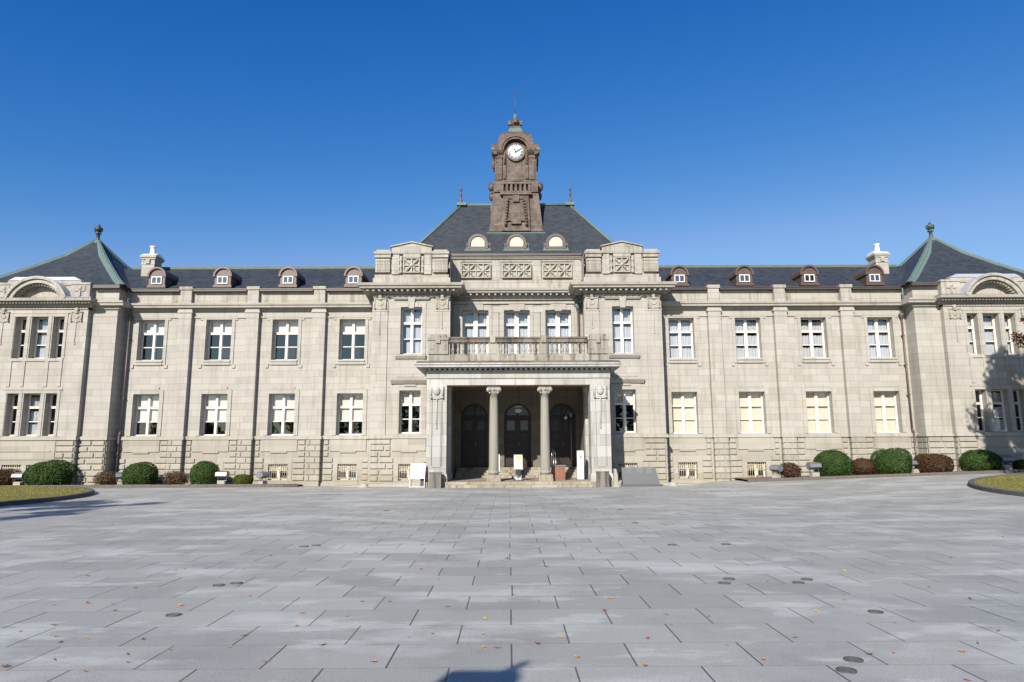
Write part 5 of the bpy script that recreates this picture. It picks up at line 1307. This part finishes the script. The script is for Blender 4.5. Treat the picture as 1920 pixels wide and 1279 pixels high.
shrub(X0-17.04, SY, 1.27, .70, 'leaf_brown', 'pale brown sparse shrub between two round green shrubs', 1800, .4, seed=5)
shrub(X0-15.63, SY, 1.40, 1.15, 'leaf_green', 'tall round green shrub just left of a floodlight', 4400, seed=6)
shrub(X0-13.73, SY, .95, .50, 'leaf_lime', 'smallest shrub, low and yellow-green, left of the portico', 2200, seed=7)
shrub(X0+13.58, SY, 1.25, .72, 'leaf_red', 'low dark red shrub nearest the name stone', 1900, .3, seed=8)
shrub(X0+15.80, SY, 1.80, 1.25, 'leaf_green', 'tall green shrub between two red shrubs on the right', 5200, seed=9)
shrub(X0+17.24, SY-.1, 1.31, .82, 'leaf_red', 'dark red shrub squeezed between two big green shrubs', 2400, .25, seed=10)
shrub(X0+18.79, SY, 1.83, 1.20, 'leaf_green', 'wide green shrub under the rightmost wing window', 5400, seed=11, boxy=.9)
shrub(X0+20.82, SY-.1, 1.70, .88, 'leaf_rust', 'rust red flat clipped shrub by the right downpipe', 4200, seed=12, boxy=.75)
shrub(X0+23.20, SY, 1.83, 1.02, 'leaf_green', 'broad green shrub below the right pavilion', 5000, seed=13, boxy=.9)
shrub(X0+25.5, SY, 1.0, .48, 'leaf_lime', 'low yellow-green shrub at the far right edge', 2000, seed=14)

# floodlights on concrete feet
def floodlight(x, y, rz, label, sc=1.0):
    z = g(x, y)+.08
    r_ = thing('floodlight', (x, y, z), label, 'floodlight', 'floodlights on concrete feet along the beds'); r_.rotation_euler.z = rz; r_.scale = (sc,)*3
    m = MB(); m.box(-.17, .17, -.13, .13, -.04, .22); m.build('base', 'concrete', r_)
    m = MB(); m.bar((-.2,0,.22),(-.2,0,.5), .02, 6); m.bar((.2,0,.22),(.2,0,.5), .02, 6); m.box(-.22, .22, -.02, .02, .221, .25); m.build('bracket', 'steel', r_)
    m = MB(); m.prism_x([(-.16,.62),(-.20,.46),(.06,.34),(.20,.44),(.22,.56),(.10,.68)], -.26, .26); m.build('lamp_housing', 'lamp_body', r_)
    m = MB(); m.add([(-.24,.102,.685),(.24,.102,.685),(.24,-.158,.627),(-.24,-.158,.627)], [(3,2,1,0)]); m.build('lamp_glass', 'lamp_glass', r_)
floodlight(X0-24.55, 34.3, 0.0, 'floodlight left of the largest green shrub')
floodlight(X0-19.74, 34.7, 0.5, 'floodlight half hidden by a round green shrub')
floodlight(X0-14.66, 34.5, 0.0, 'grey floodlight between tall green and low yellow-green shrubs', 1.05)
floodlight(X0-12.6, 34.4, 1.2, 'tilted floodlight beside the first grille, left bed end')
floodlight(X0+12.79, 34.4, -1.0, 'tilted floodlight beside a grille at the right bed start')
floodlight(X0+14.69, 34.4, 0.1, 'grey floodlight between the first red and green shrubs', 1.1)
floodlight(X0+19.85, 34.7, 0.3, 'floodlight half hidden right of the wide green shrub')
floodlight(X0+24.3, 34.4, 0.0, 'floodlight in tree shade at the far right', 1.05)
for x, lab in ((X0-25.4, 'tiny ground spotlight by the far left rust shrub'), (X0+20.85, 'tiny ground spotlight before the flat rust red shrub')):
    r_ = thing('ground_spotlight', (x, 33.95, g(x, 33.95)+.1), lab, 'spotlight', 'tiny spotlights in the beds')
    m = MB(); m.bar((0,0,0),(0,0,.16), .012, 6); m.build('stake', 'steel', r_)
    m = MB(); m.bar((-.02,-.04,.15),(.04,.10,.24), .06, 10); m.build('lamp_housing', 'black', r_)

# ---------------------------------------------------------------- trees
def tree(x, y, h, cr, z0, z1, mat, label, n, size, seed, sx=1.0, nclump=60, cat='tree'):
    rnd = random.Random(seed); zb = g(x, y) if abs(x) < 44 and -60 < y < 40 else -.3
    r_ = thing('tree', (x, y, zb), label, cat)
    m = MB(); pts = [Vector((0,0,-.1)), Vector((.1,.05,h*.25)), Vector((.0,-.1,h*.55)), Vector((.15,.1,h*.85))]; rs = [.22,.17,.11,.03]
    for a, b, ra, rb in zip(pts, pts[1:], rs, rs[1:]): m.bar(tuple(a), tuple(b), ra, 8, rb)
    clumps = []
    for i in range(nclump):
        for _ in range(50):
            p = Vector((rnd.uniform(-1,1), rnd.uniform(-1,1), rnd.uniform(-1,1)))
            if .45 < p.length < 1: break
        c = Vector((p.x*cr*sx, p.y*cr, (z0+z1)/2 + p.z*(z1-z0)/2)); clumps.append((c, rnd.uniform(.35, .8)*cr*.30))
        if i % 3 == 0:
            k = rnd.uniform(.25,.7); s_ = Vector((0,0,h*k)); mid = (s_+c)/2+Vector((0,0,.25)); m.bar(tuple(s_), tuple(mid), .06, 5, .035); m.bar(tuple(mid), tuple(c), .035, 5, .01)
    m.build('trunk', 'bark', r_)
    c_ = MB(); pts2 = []
    for _ in range(n):
        c, r = rnd.choice(clumps); d = Vector((rnd.gauss(0,1), rnd.gauss(0,1), rnd.gauss(0,.7))).normalized()*r*rnd.random()**.4
        pts2.append((tuple(c+d), tuple(d.normalized())))
    leafcloud(c_, pts2, size, rnd); c_.build('crown', mat, r_)
    return r_
tree(27.9, 30.0, 6.5, 2.6, 3.2, 7.8, 'leaf_maple', 'red autumn maple reaching in at the right edge', 9000, .10, 21, 1.0, 50)
tree(22.9, 20.0, 13.8, 4.6, 6.6, 15.2, 'leaf_tree', 'tall evergreen tree shading the right pavilion', 32000, .20, 24, 1.0, 110)
# the maple's long outer twig that shows at the edge of the photograph
mp = [o for o in bpy.data.objects if o.name == 'tree'][0]
m = MB(); rnd = random.Random(9); m2 = MB(); P0 = Vector((-2.3,0,5.2)); P1 = Vector((-5.3,.1,6.15))
pts = []
for (cx, cz, rr_, n_) in ((-5.1,6.05,.34,170),(-4.75,6.0,.36,170),(-4.9,5.75,.28,110),(-4.75,6.85,.18,50),(-4.3,5.8,.42,160)):
    for _ in range(n_):
        d = Vector((rnd.gauss(0,1), rnd.gauss(0,1), rnd.gauss(0,.8))).normalized()*rr_*rnd.random()**.45; pts.append(((cx+d.x, d.y, cz+d.z), tuple(d)))
leafcloud(m, pts, .075, rnd); m.build('foliage', 'leaf_maple', mp)
m2.bar(tuple(P0), (-4.2,.05,5.9), .03, 5, .018); m2.bar((-4.2,.05,5.9), tuple(P1), .018, 5, .005); m2.bar((-4.2,.05,5.9), (-4.75,.0,7.0), .014, 5, .004); m2.build('twig', 'bark', mp)
tree(-19.2, 8.0, 9.6, 2.9, 3.0, 10.2, 'leaf_tree', 'evergreen tree beside the plaza casting shade on the left lawn', 12000, .16, 22)
tree(-32.2, 24.5, 8.0, 3.2, 1.8, 8.7, 'leaf_tree', 'evergreen tree shading the left pavilion base', 10000, .16, 23)
# wood across the plaza, mirrored by the windows
m = MB(); rnd = random.Random(31); pts = []
for i in range(26):
    x = -75+i*6.2+rnd.uniform(-2,2); y = -52+rnd.uniform(-4,4); h = rnd.uniform(10.5, 15.5) + (2.5 if -24 < x < -8 else 0) + (-5 if x < -40 else 0); r = rnd.uniform(3,4.6)
    m.bar((x,y,-.3),(x,y,h*.7), .3, 6, .12)
    for _ in range(700):
        d = Vector((rnd.gauss(0,1), rnd.gauss(0,1), rnd.gauss(0,1))).normalized()*rnd.random()**.33; pts.append(((x+d.x*r, y+d.y*r, h*.55+d.z*h*.48), tuple(d)))
leafcloud(m, pts, .75, rnd); tag(m.build('woodland', 'leaf_tree'), 'dark line of trees behind the viewer mirrored in the windows', 'trees', kind='stuff')
# unseen pillar added and shaped to throw the shadow on the near paving
r_ = thing('shadow_pillar', (-2.98, -2.0, 0), 'unseen square pillar added to cast the shadow on the nearest paving', 'pillar')
m = MB(); m.box(-.27, .27, -.11, .11, 0, 4.75); m.build('shaft', 'block', r_)
m = MB(); m.box(-.40, .40, -.40, .40, 0, .3); m.build('base', 'block', r_)
m = MB(); m.bar((.08,0,4.72),(.20,.0,4.92), .045, 8, .03); m.ball((.20,.0,4.92), .04, 8, 6); m.build('shadow_tip', 'iron', r_)  # rod added only to shape the slanted tip of the shadow

# ---------------------------------------------------------------- paving details
def px(xp, yp):      # ground point seen at a photo pixel (1920 wide)
    d = fw + rr*(xp-960)/1280 - uu*(yp-639.5)/1280; t = -1.7/d.z; x, y = d.x*t, d.y*t
    for _ in range(4): t = -(1.7-g(x, y))/d.z; x, y = d.x*t, d.y*t
    return x, y
cv = MB(); cv.lathe([(.072,-.01),(.072,.005),(.069,.006)], 0, 0, 24); cv.arc_y(0, 0, .074, .085, -.01, .008, 0, 360, 24)
n_ = len(cv.v) - 100; cv.v[n_:] = [(x, z, y) for x, y, z in cv.v[n_:]]
for i in range(-2, 3): cv.box(-.05, .05, i*.022-.004, i*.022+.004, .005, .009)
cv.sm = [False]*len(cv.f); cvm = cv.mesh('cover_plate', MAT['cover'])
covers = [((325,1154),'round iron cover alone, lower left paving'),((410,1098),'left one of the pair of covers, left paving'),((443,1094),'right one of the pair of covers, left paving'),
 ((570,1025),'left one of the far cover pair, left paving'),((593,1023),'right one of the far cover pair, left paving'),((724,958),'distant cover in front of the notice board'),
 ((1163,956),'distant cover in front of the name stone'),((1191,981),'distant cover slightly nearer than the name stone one'),((1260,1022),'dark cover in middle distance, right of centre'),((1361,1021),'dark cover in middle distance, farther right'),
 ((1358,1094),'nearer cover of the first pair, right paving'),((1367,1086),'farther cover of the first pair, right paving'),((1497,1093),'nearer cover of the second pair, right paving'),((1513,1087),'farther cover of the second pair, right paving'),
 ((1642,1148),'single iron cover, right paving'),((1600,1238),'farther of the two nearest covers, lower right'),((1587,1258),'nearest iron cover, lower right')]
for (a, b), lab in covers:
    x, y = px(a, b); o = bpy.data.objects.new('drain_cover', cvm); COL.objects.link(o); o.location = (x, y, g(x, y)+.002)
    s_ = .9 if b > 1050 else 1.0; o.scale = (s_, s_, 1); tag(o, lab, 'drain cover', 'round iron covers in the paving')
for (a, b, w_), lab in (((620,927,1.0),'long drain grating left of the porch'),((1350,921,.85),'long drain grating right of the name stone')):
    x, y = px(a, b); m = MB(); m.box(-w_/2, w_/2, -.09, .09, -.02, .006)
    for k in range(10): m.box(-w_/2+.05+k*w_/10, -w_/2+.08+k*w_/10, -.07, .07, .006, .010)
    o = m.build('drain_grating', 'cover', None, loc=(x, y, g(x, y))); tag(o, lab, 'drain grating', 'drain gratings')

# fallen leaves
def leaf_mesh(kind, mat):
    m = MB(); rnd = random.Random(kind)
    if kind % 2:
        n = 5; ring = []
        for i in range(11):
            a = -math.pi*.15 + math.pi*1.3*i/10; r = .045 if i % 2 == 0 else .020; ring.append((r*math.cos(a), r*math.sin(a), .006+.010*abs(math.sin(a*2))+rnd.uniform(0,.006)))
        m.add([(0,-.005,.003)]+ring, [(0, i+1, i+2) for i in range(10)]); m.bar((0,0,.004), (.005,-.05,.010), .0015, 4)
    else:
        L = .05; pts = [(-L,0,.012),(-.02,-.018,.003),(.02,-.018,.003),(L,0,.014),(.02,.018,.011),(-.02,.018,.010),(0,0,.002)]
        m.add(pts, [(0,1,6),(1,2,6),(2,3,6),(3,4,6),(4,5,6),(5,0,6)]); m.bar((L,0,.014),(L+.02,.005,.018), .0015, 4)
    return m.mesh('fallen_leaf', MAT[mat])
MAT['l_orange'] = plain('orange_leaf', (0.55, 0.20, 0.05), .7, 0, 40, .3); MAT['l_yellow'] = plain('yellow_leaf', (0.68, 0.42, 0.05), .7, 0, 40, .25)
MAT['l_red'] = plain('red_leaf', (0.32, 0.06, 0.035), .7, 0, 40, .3); MAT['l_brown'] = plain('brown_leaf', (0.17, 0.075, 0.035), .8, 0, 40, .3)
KIN = {'o': ('orange fallen leaf lying on the grey paving', 'l_orange'), 'y': ('yellow fallen leaf lying on the grey paving', 'l_yellow'), 'r': ('dark red fallen leaf lying on the grey paving', 'l_red'), 'b': ('brown curled fallen leaf lying on the grey paving', 'l_brown')}
LM = {k: [leaf_mesh(i, v[1]) for i in (1, 2)] for k, v in KIN.items()}
LV = [(909,1214,'y'),(931,1216,'o'),(1081,1233,'o'),(1208,1249,'o'),(1008,1208,'r'),(1052,1195,'y'),(700,1242,'o'),(498,1241,'o'),(240,1243,'o'),(103,1238,'b'),(160,1197,'y'),(165,1199,'y'),(112,1205,'r'),(103,1194,'o'),(101,1173,'o'),(38,1185,'o'),
 (10,1252,'b'),(160,1260,'o'),(209,1133,'o'),(337,1136,'o'),(565,1150,'o'),(651,1156,'o'),(555,1175,'o'),(458,1193,'y'),(428,1215,'o'),(240,1228,'b'),(348,1068,'o'),(330,1070,'o'),(163,1081,'o'),(76,1039,'o'),(48,1003,'y'),(258,967,'y'),(80,1017,'o'),
 (696,1024,'o'),(804,1052,'o'),(850,1058,'o'),(789,1068,'o'),(902,1031,'o'),(1060,1011,'r'),(1087,1031,'y'),(1110,1044,'o'),(1026,1063,'o'),(963,1116,'o'),(1003,1108,'o'),(1009,1127,'o'),(1145,1123,'o'),(1134,1145,'o'),(1248,1152,'o'),(1257,1171,'o'),
 (1264,1035,'y'),(1402,1028,'o'),(1525,1054,'o'),(1584,1071,'y'),(1438,1090,'y'),(1370,1091,'o'),(1582,1116,'o'),(1531,1147,'y'),(1679,1169,'o'),(1871,1184,'b'),(1491,1196,'o'),(1431,1238,'o'),(1782,1046,'o'),(1820,1124,'r'),(1813,1276,'r'),(1210,1249,'o'),
 (620,1024,'o'),(667,1037,'y'),(470,975,'r'),(531,985,'b'),(378,985,'b'),(210,985,'b'),(745,1088,'o'),(672,1120,'y'),(605,1210,'b'),(268,1200,'b'),(440,952,'b'),(990,985,'o'),(1175,918+30,'o'),(987,947,'y'),(1222,929,'o')]
rnd = random.Random(3)
for i in range(34): LV.append((rnd.uniform(20, 1900), rnd.uniform(985, 1230), rnd.choice('oooyrb')))
for i, (a, b, k) in enumerate(LV):
    x, y = px(a, b); o = bpy.data.objects.new('fallen_leaf', LM[k][i % 2]); COL.objects.link(o); o.location = (x, y, g(x, y)+.002)
    s_ = rnd.uniform(.42, .85); o.scale = (s_, s_, s_*rnd.uniform(.6, 1.6)); o.rotation_euler = (rnd.uniform(-.15,.15), rnd.uniform(-.15,.15), rnd.uniform(0, 6.28))
    tag(o, KIN[k][0], 'leaf', 'fallen autumn leaves on the paving')
